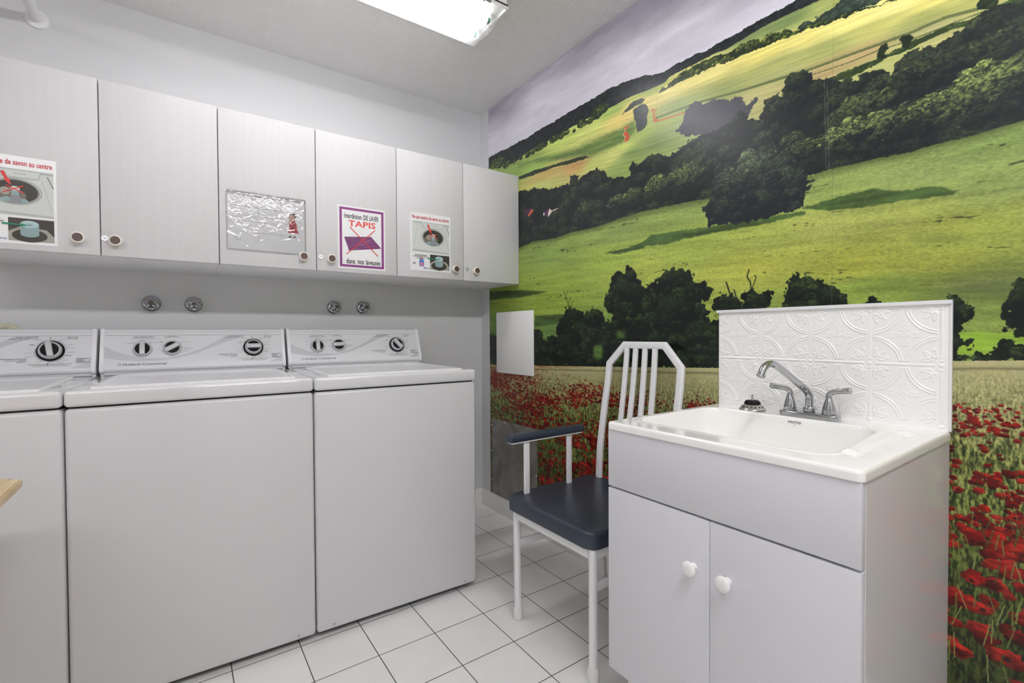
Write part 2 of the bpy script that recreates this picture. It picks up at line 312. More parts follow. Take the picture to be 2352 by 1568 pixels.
# ---------------------------------------------------------------- the mural on the right wall
MURAL_GAIN = 1.02
MURAL_SHAPES = {"ridge":[[34,2150],[98,2147],[160,2148],[244,2145],[323,2138],[420,2141],[481,2135],[560,2141],[644,2143],[714,2140],[782,2145],[846,2145],[907,2145],[966,2144],[1023,2146],[1063,2147],[1096,2148],[1135,2141],[1178,2138],[1232,2129],[1283,2118],[1327,2100],[1374,2089],[1400,2093],[1430,2094],[1459,2093],[1496,2090],[1510,2093],[1546,2084],[1576,2085],[1602,2088],[1680,2085],[1700,2091],[1725,2090],[1752,2090],[1775,2090],[1794,2091],[1820,2088],[1834,2089],[1859,2092],[1935,2093],[2080,2093]],"under":[[33,2098],[207,2055],[377,2037],[460,2055],[530,2060],[625,2058],[679,2060],[748,2065],[798,2064],[846,2068],[892,2065],[929,2069],[994,2065],[1076,2064],[1128,2062],[1184,2064],[1243,2060],[1300,2052],[1380,2049],[1400,2061],[1430,2061],[1468,2060],[1524,2059],[1585,2059],[1631,2052],[1667,2056],[1721,2060],[1760,2063],[1798,2062],[1834,2061],[1869,2058],[1903,2056],[1922,2055],[2025,2049],[2156,2037]],"hedge":[[1385,2027],[1420,2040],[1454,2053],[1478,2054],[1524,2055],[1546,2056],[1568,2048],[1594,2049],[1623,2039],[1651,2041],[1674,2040],[1680,2045],[1705,2041],[1725,2040],[1749,2022],[1760,2028],[1776,2032],[1794,2028],[1813,2013],[1820,2024],[1838,2013],[1852,2000],[1870,1994],[1903,1995],[1936,1985],[1964,1980],[1982,1980],[2011,1976],[2040,1968],[2067,1959],[2094,1957],[2132,1954],[2142,1945],[2104,1949],[2067,1958],[2026,1964],[1982,1970],[1936,1972],[1903,1980],[1870,1985],[1845,1989],[1817,1992],[1780,1995],[1741,1997],[1705,2003],[1680,2007],[1671,2005],[1635,2007],[1594,2014],[1551,2018],[1515,2017],[1487,2023],[1449,2025],[1430,2025],[1400,2019]],"wood2":[[1859,2003],[1876,2013],[1903,2002],[1910,2009],[1935,2013],[1960,2016],[1982,2025],[2025,2023],[2107,1975],[2075,1968],[2054,1967],[2026,1973],[1997,1975],[1967,1978],[1936,1981],[1903,1988],[1870,1994]],"band":[[398,2016],[578,1998],[713,1974],[837,1957],[951,1951],[1056,1951],[1153,1946],[1190,1952],[1232,1955],[1237,1910],[1153,1887],[1089,1884],[987,1886],[951,1894],[876,1914],[713,1946],[530,1989],[408,2003]],"row":[[413,1947],[529,1945],[624,1935],[713,1926],[797,1918],[876,1910],[929,1903],[962,1887],[914,1888],[837,1895],[713,1912],[577,1919],[413,1930]],"stand":[[1220,2003],[1260,2010],[1289,2001],[1302,1976],[1294,1952],[1294,1921],[1283,1907],[1243,1903],[1237,1942],[1226,1974]],"h1":[[1162,2007],[1184,2022],[1220,2040],[1272,2033],[1283,2024],[1266,2013],[1232,2013],[1184,2008]],"h2":[[1348,2019],[1364,2034],[1385,2025],[1400,2040],[1430,2031],[1468,2027],[1506,2031],[1510,2018],[1468,2019],[1405,2021],[1380,2017]],"red1":[[1169,1946],[1202,1948],[1181,1934],[1203,1903],[1199,1886],[1168,1886],[1178,1903],[1167,1920],[1178,1931]],"red2":[[1311,1975],[1332,1964],[1333,1929],[1351,1914],[1468,1900],[1468,1895],[1351,1907],[1322,1915],[1322,1955]],"redline":[[1173,1944],[1181,1932],[1165,1921],[1180,1904],[1170,1887]],"lefthedge":[[220,2081,30],[160,2092,26],[288,2054,22],[366,2047,12],[430,2043,10],[496,2044,16],[540,2042,12],[583,2052,18],[616,2050,16],[643,2050,14],[705,2054,17],[731,2054,14],[769,2052,16],[810,2054,13],[861,2042,8],[911,2058,18],[937,2051,12],[969,2049,13],[1015,2070,26],[1036,2074,22],[1056,2071,18]],"lines":[[[[1334,1927],[1521,1914],[1680,1889],[1824,1872],[1904,1862],[1997,1857],[2068,1852],[2133,1848],[2204,1850],[2264,1838]],7],[[[1904,1844],[1998,1836],[2068,1836],[2133,1829],[2204,1829],[2279,1827]],3]],"band2":[[1891,1821],[1955,1814],[1983,1816],[2027,1813],[2068,1815],[2095,1816],[2133,1823],[2181,1826],[2218,1828],[2248,1820],[2279,1826],[2293,1829],[2339,1833],[2339,1800],[2248,1807],[2218,1814],[2181,1812],[2133,1807],[2095,1807],[2068,1802],[2027,1796],[1998,1792],[1936,1805]],"small":[[[2063,1829],[2071,1847],[2082,1847],[2088,1832],[2082,1820],[2086,1806],[2068,1813]],[[2109,1844],[2118,1852],[2133,1846],[2142,1831],[2136,1822],[2133,1810],[2118,1816],[2119,1830]],[[2262,1852],[2268,1863],[2289,1851],[2297,1835],[2291,1827],[2285,1821],[2277,1830],[2264,1839]]],"fartrees":[[1425,1840],[1444,1854],[1464,1876],[1473,1906],[1492,1923],[1520,1922],[1551,1897],[1581,1903],[1615,1889],[1643,1870],[1671,1878],[1694,1857],[1698,1830],[1680,1875],[1693,1862],[1697,1832],[1713,1838],[1733,1849],[1741,1840],[1721,1822],[1705,1781],[1706,1721],[1637,1744],[1611,1737],[1568,1778],[1524,1797],[1473,1809]],"mid":[[320,1880],[417,1866],[459,1864],[528,1844],[548,1856],[567,1840],[623,1831],[677,1811],[746,1801],[796,1804],[828,1799],[832,1832],[868,1834],[891,1819],[894,1795],[921,1814],[965,1822],[1014,1824],[1056,1796],[1102,1749],[1127,1753],[1165,1741],[1208,1730],[1199,1770],[1208,1786],[1225,1786],[1243,1766],[1272,1776],[1300,1790],[1359,1777],[1400,1755],[1430,1767],[1469,1781],[1524,1791],[1581,1786],[1651,1799],[1680,1830],[1714,1786],[1742,1767],[1757,1804],[1765,1825],[1799,1830],[1817,1815],[1824,1868],[1846,1878],[1870,1873],[1900,1849],[1907,1828],[1936,1817],[1962,1803],[1977,1791],[1998,1790],[2021,1778],[2027,1793],[2052,1793],[2082,1774],[2100,1750],[2102,1791],[2121,1801],[2141,1802],[2170,1794],[2181,1791],[2204,1795],[2222,1803],[2237,1801],[2248,1814],[2269,1823],[2289,1828],[2337,1820],[2432,1813],[2435,1487],[2340,1520],[2271,1522],[2160,1528],[1999,1536],[1871,1551],[1886,1516],[1879,1475],[1774,1470],[1564,1540],[1484,1545],[1380,1550],[1266,1555],[1141,1551],[1001,1536],[844,1541],[723,1532],[531,1538],[239,1541]],"grass":[[31,1527],[420,1555],[531,1567],[723,1556],[844,1564],[1001,1557],[1141,1569],[1267,1572],[1380,1567],[1484,1562],[1564,1556],[1744,1541],[1882,1542],[1948,1550],[2007,1547],[2062,1546],[2137,1542],[2184,1545],[2240,1544],[2288,1544],[2340,1549],[2458,1550]],"big":[[1565,1456],[1555,1513],[1537,1511],[1540,1529],[1564,1536],[1578,1570],[1578,1611],[1589,1650],[1613,1675],[1630,1702],[1681,1708],[1736,1696],[1788,1684],[1817,1651],[1845,1627],[1865,1592],[1879,1560],[1887,1537],[1911,1529],[1889,1522],[1914,1507],[1887,1500],[1884,1453],[1846,1451],[1774,1447],[1705,1442],[1631,1450]],"shadow":[[[1192,1438],[1266,1446],[1313,1468],[1433,1463],[1565,1454],[1631,1450],[1782,1446],[1886,1442],[1886,1431],[1744,1426],[1622,1429],[1484,1428],[1380,1420]],[[1873,1452],[1937,1459],[2007,1467],[2062,1465],[2114,1444],[2162,1443],[2202,1435],[2233,1413],[2185,1413],[2114,1418],[2036,1420],[1949,1431]],[[-28,1342],[466,1314],[666,1290],[422,1276],[-29,1283]],[[548,1168],[791,1171],[842,1146],[720,1120],[548,1111]],[[1058,1432],[1266,1436],[1290,1423],[1140,1415]]],"wheat":[[18,885],[102,886],[550,902],[1018,922],[1326,936],[1606,949],[1951,982],[2221,1001],[2344,1008],[2463,1016]],"low":[[[46,1067],[148,1074],[244,1060],[420,1042],[532,1060],[537,1084],[561,1096],[599,1090],[618,1055],[645,1038],[672,1066],[707,1068],[742,1055],[725,1089],[742,1139],[784,1160],[793,1192],[825,1199],[849,1185],[865,1192],[911,1182],[926,1155],[951,1178],[977,1194],[1019,1182],[1047,1164],[1060,1131],[1100,1125],[1107,1149],[1067,1175],[1047,1216],[1067,1245],[1094,1272],[1094,1302],[1107,1325],[1126,1347],[1158,1346],[1170,1323],[1177,1360],[1207,1361],[1231,1335],[1236,1311],[1265,1286],[1277,1257],[1294,1265],[1316,1268],[1332,1275],[1343,1296],[1379,1318],[1425,1324],[1474,1310],[1506,1292],[1511,1271],[1534,1257],[1556,1255],[1578,1221],[1569,1186],[1552,1199],[1543,1179],[1565,1146],[1574,1114],[1565,1098],[1587,1117],[1608,1125],[1666,1150],[2222,1126],[2223,998],[1951,979],[1608,944],[1018,915],[18,875]],[[1583,1183],[1606,1204],[1632,1210],[1649,1200],[1682,1182],[1692,1141],[1588,1146]],[[1690,1203],[1714,1218],[1745,1210],[1783,1207],[1793,1182],[1776,1161],[1776,1138],[1690,1142]],[[1816,1137],[1826,1210],[1846,1244],[1887,1249],[1913,1222],[1938,1226],[1986,1190],[2005,1156],[2009,1126]],[[2037,1160],[2053,1172],[2075,1161],[2085,1126],[2032,1128]],[[2213,1164],[2235,1161],[2252,1136],[2261,1119],[2262,1102],[2244,1086],[2236,1057],[2252,1052],[2261,1041],[2240,1029],[2232,1017],[2252,1015],[2289,1022],[2304,1047],[2315,1058],[2334,1047],[2347,1040],[2432,1044],[2433,1010],[2214,998]],[[2313,1139],[2326,1170],[2333,1191],[2347,1194],[2382,1166],[2383,1063],[2341,1061],[2330,1066],[2315,1085]]],"strip":[[2227,1069],[2268,1074],[2304,1069],[2400,1081],[2400,1023],[2227,1017]],"gaps":[[[987,1012],[1019,1026],[1046,1009],[1039,961],[990,954]],[[1129,1083],[1176,1080],[1170,1052],[1126,1049]],[[1106,961],[1160,980],[1160,951],[1106,936]]],"twigs":[[[[821,1186],[813,1219],[793,1264],[785,1281]],3],[[[825,1186],[821,1229],[837,1250]],3],[[[837,1185],[841,1217],[849,1233]],3],[[[801,1258],[814,1279]],2],[[[1661,1175],[1644,1216],[1632,1251]],5],[[[1674,1174],[1661,1223]],4],[[[1722,1202],[1718,1242],[1706,1262],[1714,1285]],4],[[[1723,1218],[1737,1255],[1730,1264]],3]],"poles":[[[[1936,1812],[1942,1556]],2],[[[1943,1798],[1950,1554]],2],[[[1968,1826],[1968,1788]],2],[[[2221,1837],[2222,1814]],2]],"houses":[["roof",[[458,1758],[528,1746],[547,1733],[498,1708],[473,1716]]],["red",[[523,1744],[545,1734],[503,1707],[490,1714]]],["roof",[[622,1708],[676,1717],[663,1677],[631,1686]]],["wall",[[676,1714],[698,1695],[685,1686],[663,1671],[663,1691]]],["wall",[[698,1700],[746,1702],[737,1698],[703,1694]]],["white",[[627,1702],[636,1700],[633,1686],[625,1689]]]],"crowns":[[1999,1622,65,0.9],[1937,1614,50,0.75],[2083,1613,70,0.6],[2027,1676,75,0.5],[2173,1621,65,0.75],[2217,1625,60,0.8],[2250,1601,60,0.6],[2280,1637,75,0.85],[2306,1637,60,0.8],[2122,1640,40,0.6],[1871,1621,50,0.55],[1843,1659,40,0.5],[2170,1756,80,0.35],[2182,1711,80,0.3],[2082,1720,60,0.35],[1853,1845,45,0.3],[2310,1710,70,0.25],[2329,1646,60,0.5],[1474,1633,85,0.6],[1348,1640,65,0.65],[1219,1644,50,0.75],[1127,1632,52,0.7],[935,1644,50,0.6],[795,1690,42,0.4],[796,1734,35,0.35],[479,1826,35,0.35],[1014,1778,50,0.3],[1327,1755,55,0.3],[935,1742,45,0.3],[1062,1711,40,0.35],[1524,1676,55,0.4],[1547,1718,60,0.25],[508,1706,35,0.4],[711,1664,40,0.4],[1799,1784,60,0.3]],"bigc":[[1729,1587,95,0.62],[1639,1579,60,0.5],[1824,1539,65,0.5],[1631,1500,50,0.32],[1744,1491,60,0.34],[1846,1483,40,0.4]],"lowc":[[1158,1253,60,0.4],[1230,1233,50,0.3],[1430,1283,60,0.42],[1502,1231,45,0.3],[1182,1161,60,0.35],[1430,1151,80,0.28],[1299,1120,45,0.5],[841,1153,45,0.35],[984,1148,55,0.65],[895,1088,50,0.5],[792,1022,50,0.3],[1074,1096,45,0.35],[1525,1066,60,0.3],[672,1021,50,0.25],[599,1043,45,0.35],[1738,1178,35,0.4],[1887,1205,45,0.45],[1962,1178,40,0.3],[2243,1126,45,0.35],[2330,1138,60,0.35],[1632,1184,25,0.35]],"patch":[[[1980,1210],[2090,1216],[2208,1214],[2365,1221],[2365,1206],[2209,1197],[2064,1192]],[[2106,1156],[2186,1172],[2272,1190],[2365,1193],[2365,1136],[2252,1144],[2164,1144]],[[2124,1315],[2185,1322],[2250,1311],[2271,1296],[2186,1293]],[[2207,1434],[2270,1432],[2341,1426],[2341,1420],[2270,1422]]],"k1":[[714,2032,190,208,110],[951,2025,203,216,122],[1090,2044,165,190,100],[1153,1991,228,208,125],[1243,2013,235,215,130],[1430,2006,242,228,145],[1568,1999,238,226,142],[1430,1922,150,165,100],[1610,1910,152,162,97],[1380,1899,165,180,105],[1214,1886,175,195,110],[1153,1864,205,215,120],[1089,1845,210,215,125],[624,1889,190,165,100],[876,1868,192,155,98],[623,1849,185,190,110],[1008,1842,192,202,115],[1214,1821,128,150,88],[1327,1830,128,148,92],[1153,1769,140,160,88],[529,1956,150,182,90],[1430,1847,155,170,112],[530,2033,150,170,90],[376,1994,140,165,85],[1300,2044,170,185,100],[1760,1974,238,226,130],[1870,1958,243,232,138],[1997,1945,247,238,145],[2107,1934,247,238,152],[2192,1901,235,225,130],[1798,1918,172,177,107],[1936,1897,160,168,100],[2054,1898,200,200,115],[2157,1863,160,167,98],[2237,1861,185,188,108],[1799,1880,165,170,110],[1936,1840,185,165,115],[2026,1839,192,168,118],[2157,1838,180,178,125],[2082,1797,188,192,120],[2204,1811,188,186,122],[1741,1846,190,185,125],[1704,2073,120,140,90],[1834,2039,122,143,88],[1935,2030,165,175,102]],"k2":[[667,1469,138,160,72],[1141,1506,145,162,78],[666,1350,160,178,68],[1140,1405,165,185,72],[1484,1393,165,180,72],[1484,1532,150,168,80],[1745,1384,175,185,78],[1949,1391,176,181,84],[2114,1384,170,176,80],[1949,1500,148,163,80],[2161,1481,150,164,86],[2289,1511,138,158,78],[2289,1413,145,158,80],[2208,1318,165,170,70],[2290,1304,155,164,66],[1745,1285,184,184,72],[2009,1254,176,175,64],[2208,1243,160,164,60],[2291,1222,130,140,56],[2291,1178,120,126,70],[1266,1340,180,190,78],[666,1230,152,170,60],[2064,1197,140,158,60],[236,1254,140,155,50],[2330,1122,128,148,62],[234,1116,100,130,50],[842,1073,105,135,60],[1950,1159,140,158,62]]}
# ---- the printed mural: a landscape picture computed in wall millimetres (a = distance from the corner, z = height)
A0, A1, Z0, Z1, RES = 98.0, 2700.0, 98.0, 2440.0, 1.25
def paint_mural(S):
    na, nz = int((A1-A0)/RES), int((Z1-Z0)/RES)
    a1 = A0 + (np.arange(na)+.5)*RES; z1 = Z0 + (np.arange(nz)+.5)*RES
    A = np.broadcast_to(a1[None, :], (nz, na)).astype(np.float32)
    Z = np.broadcast_to(z1[:, None], (nz, na)).astype(np.float32)
    def vnoise(ca, cz, seed, slope=0.0, a=A, z=Z):
        r = np.random.RandomState(seed); T = r.rand(256, 256).astype(np.float32)
        x = a/ca; y = (z - slope*a)/cz + 1000
        xi = np.floor(x).astype(np.int32); yi = np.floor(y).astype(np.int32)
        fx = x-xi; fy = y-yi; fx = fx*fx*(3-2*fx); fy = fy*fy*(3-2*fy)
        xi &= 255; yi &= 255; xj = (xi+1) & 255; yj = (yi+1) & 255
        t0 = T[yi, xi]; t1 = T[yi, xj]; b0 = T[yj, xi]; b1 = T[yj, xj]
        return (t0+(t1-t0)*fx)*(1-fy) + (b0+(b1-b0)*fx)*fy
    def fbm(ca, cz, seed, n=3, slope=0.0, a=A, z=Z):
        s = 0; w = 1.0; t = 0
        for k in range(n):
            s = s + w*vnoise(ca/2**k, cz/2**k, seed+k, slope, a, z); t += w; w *= .55
        return s/t
    wob = [(vnoise(14, 14, 901)-.5)*16 + (vnoise(5, 5, 902)-.5)*9, (vnoise(14, 14, 903)-.5)*16 + (vnoise(5, 5, 904)-.5)*9]
    def poly(pts, rough=0.0):
        p = np.array([q[:2] for q in pts], float)
        lo = p.min(0)-20; hi = p.max(0)+20
        i0 = max(0, int((lo[0]-A0)/RES)); i1 = min(na, int((hi[0]-A0)/RES)+1)
        j0 = max(0, int((lo[1]-Z0)/RES)); j1 = min(nz, int((hi[1]-Z0)/RES)+1)
        if i1 <= i0 or j1 <= j0: return None
        sl = (slice(j0, j1), slice(i0, i1))
        m = np.zeros((j1-j0, i1-i0), bool)
        for j in range(j0, j1):
            zz = z1[j]; xs = []
            for k in range(len(p)):
                (xa, ya), (xb, yb) = p[k-1], p[k]
                if (ya > zz) != (yb > zz): xs.append(xa+(zz-ya)*(xb-xa)/(yb-ya))
            xs.sort()
            for k in range(0, len(xs)-1, 2):
                m[j-j0, max(0, int((xs[k]-A0)/RES)-i0):max(0, int((xs[k+1]-A0)/RES)-i0)] = True
        if rough:
            jj, ii = np.mgrid[0:j1-j0, 0:i1-i0]
            ii = np.clip(ii+(wob[0][sl]*rough/RES).astype(int), 0, i1-i0-1); jj = np.clip(jj+(wob[1][sl]*rough/RES).astype(int), 0, j1-j0-1)
            m = m[jj, ii]
        return sl, m
    def top(pts, rough=0.0):
        p = sorted(q[:2] for q in pts); zt = np.interp(a1, [q[0] for q in p], [q[1] for q in p]).astype(np.float32)
        return Z < zt[None, :] + (wob[1]*rough if rough else 0), zt
    def ctrl(K, sa=48.0, sz=15.0, slope=-.07):
        st = 8; aa = A[::st, ::st]; zz = Z[::st, ::st]; num = 0; den = 1e-9
        for k in K:
            da = aa-k[0]; dz = zz-k[1]-slope*da
            w = 1/((da/sa)**2+(dz/sz)**2+.15)**1.7
            num = num + w[..., None]*np.array(k[2:], np.float32); den = den+w
        c = num/den[..., None]
        y = np.clip((np.arange(nz)-st/2+.5)/st, 0, c.shape[0]-1.001); x = np.clip((np.arange(na)-st/2+.5)/st, 0, c.shape[1]-1.001)
        yi = y.astype(int); xi = x.astype(int); fy = (y-yi)[:, None, None].astype(np.float32); fx = (x-xi)[None, :, None].astype(np.float32)
        c0 = c[yi]; c1 = c[yi+1]; c = c0+(c1-c0)*fy
        return (c[:, xi]*(1-fx) + c[:, xi+1]*fx).astype(np.float32)
    leaf = fbm(5.5, 4.0, 50, 3); leafb = fbm(17, 9, 60, 3)
    leaf = np.clip((leaf-.5)*1.9+.5, 0, 1)
    rs = np.random.RandomState(5)
    def foliage(img, sl, m, dark, lit, crowns=(), rmin=16, rmax=40, dens=1.0, amp=.5, haze=None):
        dark = np.array(dark, np.float32); lit = np.array(lit, np.float32)
        h, w = m.shape; Sh = np.zeros((h, w), np.float32)+.05
        aa = A[sl]; zz = Z[sl]; area = m.sum()*RES*RES; r0 = (rmin+rmax)/2
        n = int(dens*area/(r0*r0*1.2)); ys, xs = np.nonzero(m)
        if len(ys) == 0: return
        pick = rs.randint(0, len(ys), n)
        L = [(float(aa[ys[k], xs[k]]), float(zz[ys[k], xs[k]]), rs.uniform(rmin, rmax), rs.uniform(.25, 1)*amp) for k in pick]
        for c in crowns:
            L.append((c[0], c[1], c[2]*1.1, c[3]*.60+.04, 1))
            for q in range(int(c[2]/3.2)):
                t = rs.uniform(0, 6.283); d = c[2]*math.sqrt(rs.rand())
                L.append((c[0]+math.cos(t)*d, c[1]+math.sin(t)*d*.85, rs.uniform(.16, .32)*c[2], c[3]*rs.uniform(.7, 1.15)*max(.16, .52+.80*math.sin(t)*d/c[2]-.15*math.cos(t)*d/c[2]), 2))
        L.sort(key=lambda q: -q[1] + (q[2]*1.2 if len(q) > 4 and q[4] == 2 else 0))
        ia = sl[1].start; jz = sl[0].start
        for q in L:
            R = q[2]; i0 = max(0, int((q[0]-R*1.2-A0)/RES)-ia); i1 = min(w, int((q[0]+R*1.2-A0)/RES)-ia)
            j0 = max(0, int((q[1]-R*1.2-Z0)/RES)-jz); j1 = min(h, int((q[1]+R*1.2-Z0)/RES)-jz)
            if i1 <= i0 or j1 <= j0: continue
            s2 = (slice(j0, j1), slice(i0, i1)); u = (aa[s2]-q[0])/R; v = (zz[s2]-q[1])/R/.85
            rr = u*u+v*v; k = rr + (leafb[sl][s2]-.5)*1.1 + (leaf[sl][s2]-.5)*.5 < .8
            val = np.clip(.22+.80*v-.20*u+.22*np.sqrt(np.clip(1-rr, 0, 1)), 0, 1.15)*q[3]
            b = Sh[s2]; b[k] = val[k]
        f = np.clip(Sh*(.12+1.75*leaf[sl])+(leafb[sl]-.5)*.10*amp-.02, 0, 1)[..., None]
        c = dark+(lit-dark)*f
        if haze is not None: c = c+(np.array(haze[0], np.float32)-c)*haze[1]
        t = img[sl]; t[m] = c[m]
    # sky
    rid, zr = top(S['ridge'], .35)
    d = np.clip((Z-zr[None, :])/420, 0, 1)[..., None]
    n1 = fbm(620, 150, 7, 5, -.02)[..., None]; n2 = fbm(300, 90, 17, 4, -.02)[..., None]
    sky = np.array([216, 213, 224], np.float32)*(1-d)+np.array([168, 165, 178], np.float32)*d
    sky = sky + (np.clip(n1-.42, -.2, .3)*135-6)*(.45+d)*np.array([1, 1, .97], np.float32)
    sky = sky + np.clip(n2-.6, 0, .3)*60*np.array([1.1, 1, .8], np.float32)
    img = sky.astype(np.float32)
    # dark wooded ridge, fields
    m = rid; tex = (fbm(14, 10, 31, 3)-.5)[..., None]
    img[m] = (np.array([36, 41, 44], np.float32)+tex*46)[m]
    und, zu = top(S['under'], .12)
    f1 = ctrl(S['k1']); st = fbm(260, 7, 41, 3, -.08)-.5; st2 = fbm(60, 3, 45, 2, -.08)-.5
    f1 = f1*(1+.22*st+.16*st2)[..., None]
    img[und] = f1[und]
    def blur(m, n):
        m = m.astype(np.float32)
        for _ in range(2):
            for ax in (0, 1):
                c = np.cumsum(np.pad(m, [(n+1, n) if ax == 0 else (0, 0), (n+1, n) if ax == 1 else (0, 0)], mode='edge'), axis=ax)
                m = (c[2*n+1:]-c[:-2*n-1] if ax == 0 else c[:, 2*n+1:]-c[:, :-2*n-1])/(2*n+1)
        return m
    def fill(key, col, rough=0.0, tx=.0, soft=1.0, bl=0):
        for pp in ([key] if isinstance(key[0][0], (int, float)) else key):
            r = poly(pp, rough)
            if r is None: continue
            sl, m = r; c = np.array(col, np.float32)*(1+tx*(st[sl]+st2[sl]))[..., None]; t = img[sl]
            if bl:
                mm = (np.clip(blur(m, bl)+(leafb[sl]-.5)*.5, 0, 1)*soft)[..., None]*(blur(m, bl)[..., None] > .02); t[:] = c*mm+t*(1-mm)
            else: t[m] = (c*soft+t*(1-soft))[m]
    def line(pts, w, col, soft=.85):
        for (xa, ya), (xb, yb) in zip(pts[:-1], pts[1:]):
            L = math.hypot(xb-xa, yb-ya) or 1; nx = -(yb-ya)/L*w/2; ny = (xb-xa)/L*w/2
            r = poly([(xa+nx, ya+ny), (xb+nx, yb+ny), (xb-nx, yb-ny), (xa-nx, ya-ny)], .12)
            if r is None: continue
            sl, m = r; t = img[sl]; t[m] = (np.array(col, np.float32)*soft+t*(1-soft))[m]
    fill(S['band'], (92, 116, 62), .2, .4, .9, 7)
    for pts, w in S['lines']: line(pts, w*1.1, (88, 100, 60))
    fill(S['red1'], (196, 88, 55)); fill(S['red2'], (188, 98, 64), 0, 0, .8); line(S['redline'], 2.5, (235, 225, 200))
    def tree(key, dark, lit, rough=.7, **kw):
        r = poly(key, rough)
        if r is not None: foliage(img, r[0], r[1], dark, lit, **kw)
    tree(S['wood2'], (40, 54, 48), (84, 100, 82), rmin=8, rmax=16, amp=.8)
    tree(S['hedge'], (30, 42, 28), (178, 190, 80), rmin=8, rmax=17, amp=.75)
    tree(S['row'], (38, 48, 34), (98, 112, 70), .4, rmin=6, rmax=12, amp=.4)
    for q in S['lefthedge']:
        c = [(q[0]+q[2]*1.0*math.cos(t)*1.6, q[1]+q[2]*1.1*math.sin(t)) for t in np.linspace(0, 6.28, 14)[:-1]]
        tree(c, (34, 48, 30), (150, 170, 80), .4, rmin=6, rmax=14, amp=.8)
    tree(S['h1'], (58, 68, 56), (100, 112, 85), .4, rmin=6, rmax=12)
    tree(S['h2'], (52, 64, 42), (120, 136, 78), .4, rmin=6, rmax=12)
    tree(S['stand'], (66, 70, 70), (96, 100, 92), .5, rmin=8, rmax=16)
    tree(S['band2'], (42, 58, 34), (104, 122, 62), .4, rmin=8, rmax=16, amp=.6)
    for k in S['small']: tree(k, (26, 36, 26), (84, 98, 54), .5, rmin=8, rmax=14, amp=.5)
    tree(S['fartrees'], (66, 68, 76), (92, 94, 94), .8, rmin=14, rmax=34, amp=.35)
    tree(S['mid'], (25, 31, 34), (165, 184, 98), .9, crowns=S['crowns'], rmin=22, rmax=50, amp=.26, dens=.8)
    for pts, w in S['poles']: line(pts, w, (120, 125, 110), .5)
    for k, pp in S['houses']: fill(pp, {'roof': (72, 50, 74), 'red': (196, 92, 70), 'wall': (218, 205, 190), 'white': (230, 230, 235)}[k])
    # middle meadow
    g, zg = top(S['grass'], .25)
    f2 = ctrl(S['k2'], 150, 60, -.05)*np.array([.935, .955, 1.0], np.float32)+np.array([0, 0, 6], np.float32); st3 = fbm(170, 15, 71, 5, -.05)-.5; fl = vnoise(18, 3.2, 75, -.04)*vnoise(110, 16, 76, -.04)
    f2 = f2*(1+.34*st3+.20*(vnoise(6, 2.2, 77, -.05)-.5)+.10*(vnoise(2.5, 1.6, 78)-.5))[..., None]
    f2 = f2*(1-.5*np.clip((fl-.66)/.10, 0, 1))[..., None]
    ed = np.clip((zg[None, :]-Z)/26, 0, 1)[..., None]; f2 = f2*(.62+.38*ed)
    img[g] = f2[g]
    st, st2 = st3, st3*0
    fill(S['patch'], (84, 98, 48), .6, .9, .5, 8)
    fill(S['shadow'], (58, 80, 42), .35, .9, .93, 1)
    tree(S['big'], (28, 34, 38), (132, 152, 100), .9, rmin=12, rmax=34, amp=.30, dens=1.0, crowns=S['bigc'])
    # lower trees
    fill(S['strip'], (142, 176, 62), .2, .5)
    for k in S['low']: tree(k, (11, 18, 15), (112, 146, 74), 1.35, rmin=10, rmax=34, amp=.42, dens=.8, crowns=[q for q in S['lowc'] if abs(q[0]-np.mean([p[0] for p in k])) < (np.ptp([p[0] for p in k])/2+20)])
    for k in S['gaps']: fill(k, (96, 130, 56), .9, .4, .8, 6)
    for pts, w in S['twigs']: line(pts, w, (30, 34, 28), 1)
    # sky holes in the lower trees
    # wheat and poppies
    wh, zw = top(S['wheat'], .1); dd = zw[None, :]-Z
    t = np.clip(dd/230, 0, 1); t2 = np.clip(dd/600, 0, 1)
    bl = vnoise(2.4, 4.5, 81)*(1-t)+vnoise(3.6, 12, 82)*t; bl2 = vnoise(2, 3, 83)*(1-t2)+vnoise(5.5, 22, 84, .15)*t2
    bl3 = vnoise(1.9, 6.5, 87, .1); b = np.clip(((bl*.42+bl2*.28+bl3*.30)-.5)*2.9*np.clip(dd/150+.10, 0, 1)+.5, 0, 1)[..., None]
    left = np.clip((1250-A)/500, 0, 1)[..., None]
    t = t[..., None]; t2 = t2[..., None]
    lo = np.array([150, 146, 98], np.float32)*(1-t)+np.array([34, 46, 20], np.float32)*t
    hi = np.array([214, 207, 160], np.float32)*(1-t)+(np.array([186, 184, 112], np.float32)*(1-t2)+np.array([120, 136, 62], np.float32)*t2)*t
    W2 = lo+(hi-lo)*b
    dk = np.clip((dd-380)/300, 0, 1)[..., None]; W2 = W2*(1-.42*dk)
    edge = np.exp(-((dd-19-4*(vnoise(60, 9, 88)-.5))/4)**2)[..., None]; W2 = W2*(1-.30*edge)
    rd = (np.exp(-((dd-5)/5)**2)*np.clip((1000-A)/300, 0, 1)*vnoise(20, 4, 89))[..., None]*.9; W2 = W2*(1-rd)+np.array([150, 70, 40], np.float32)*rd
    img[wh] = W2[wh]
    rp = np.random.RandomState(11); N = 110000
    d0, sl0 = 1.7, .036
    # depth below the field edge is drawn so that every depth band holds about the same share of petals
    c0 = 1/d0; c1 = 1/(d0+sl0*860); u = rp.rand(N); dep = (1/(c0+(c1-c0)*u)-d0)/sl0; ap = rp.uniform(A0, A1, N)
    dn = fbm(170, 60, 95, 2); order = np.argsort(dep)
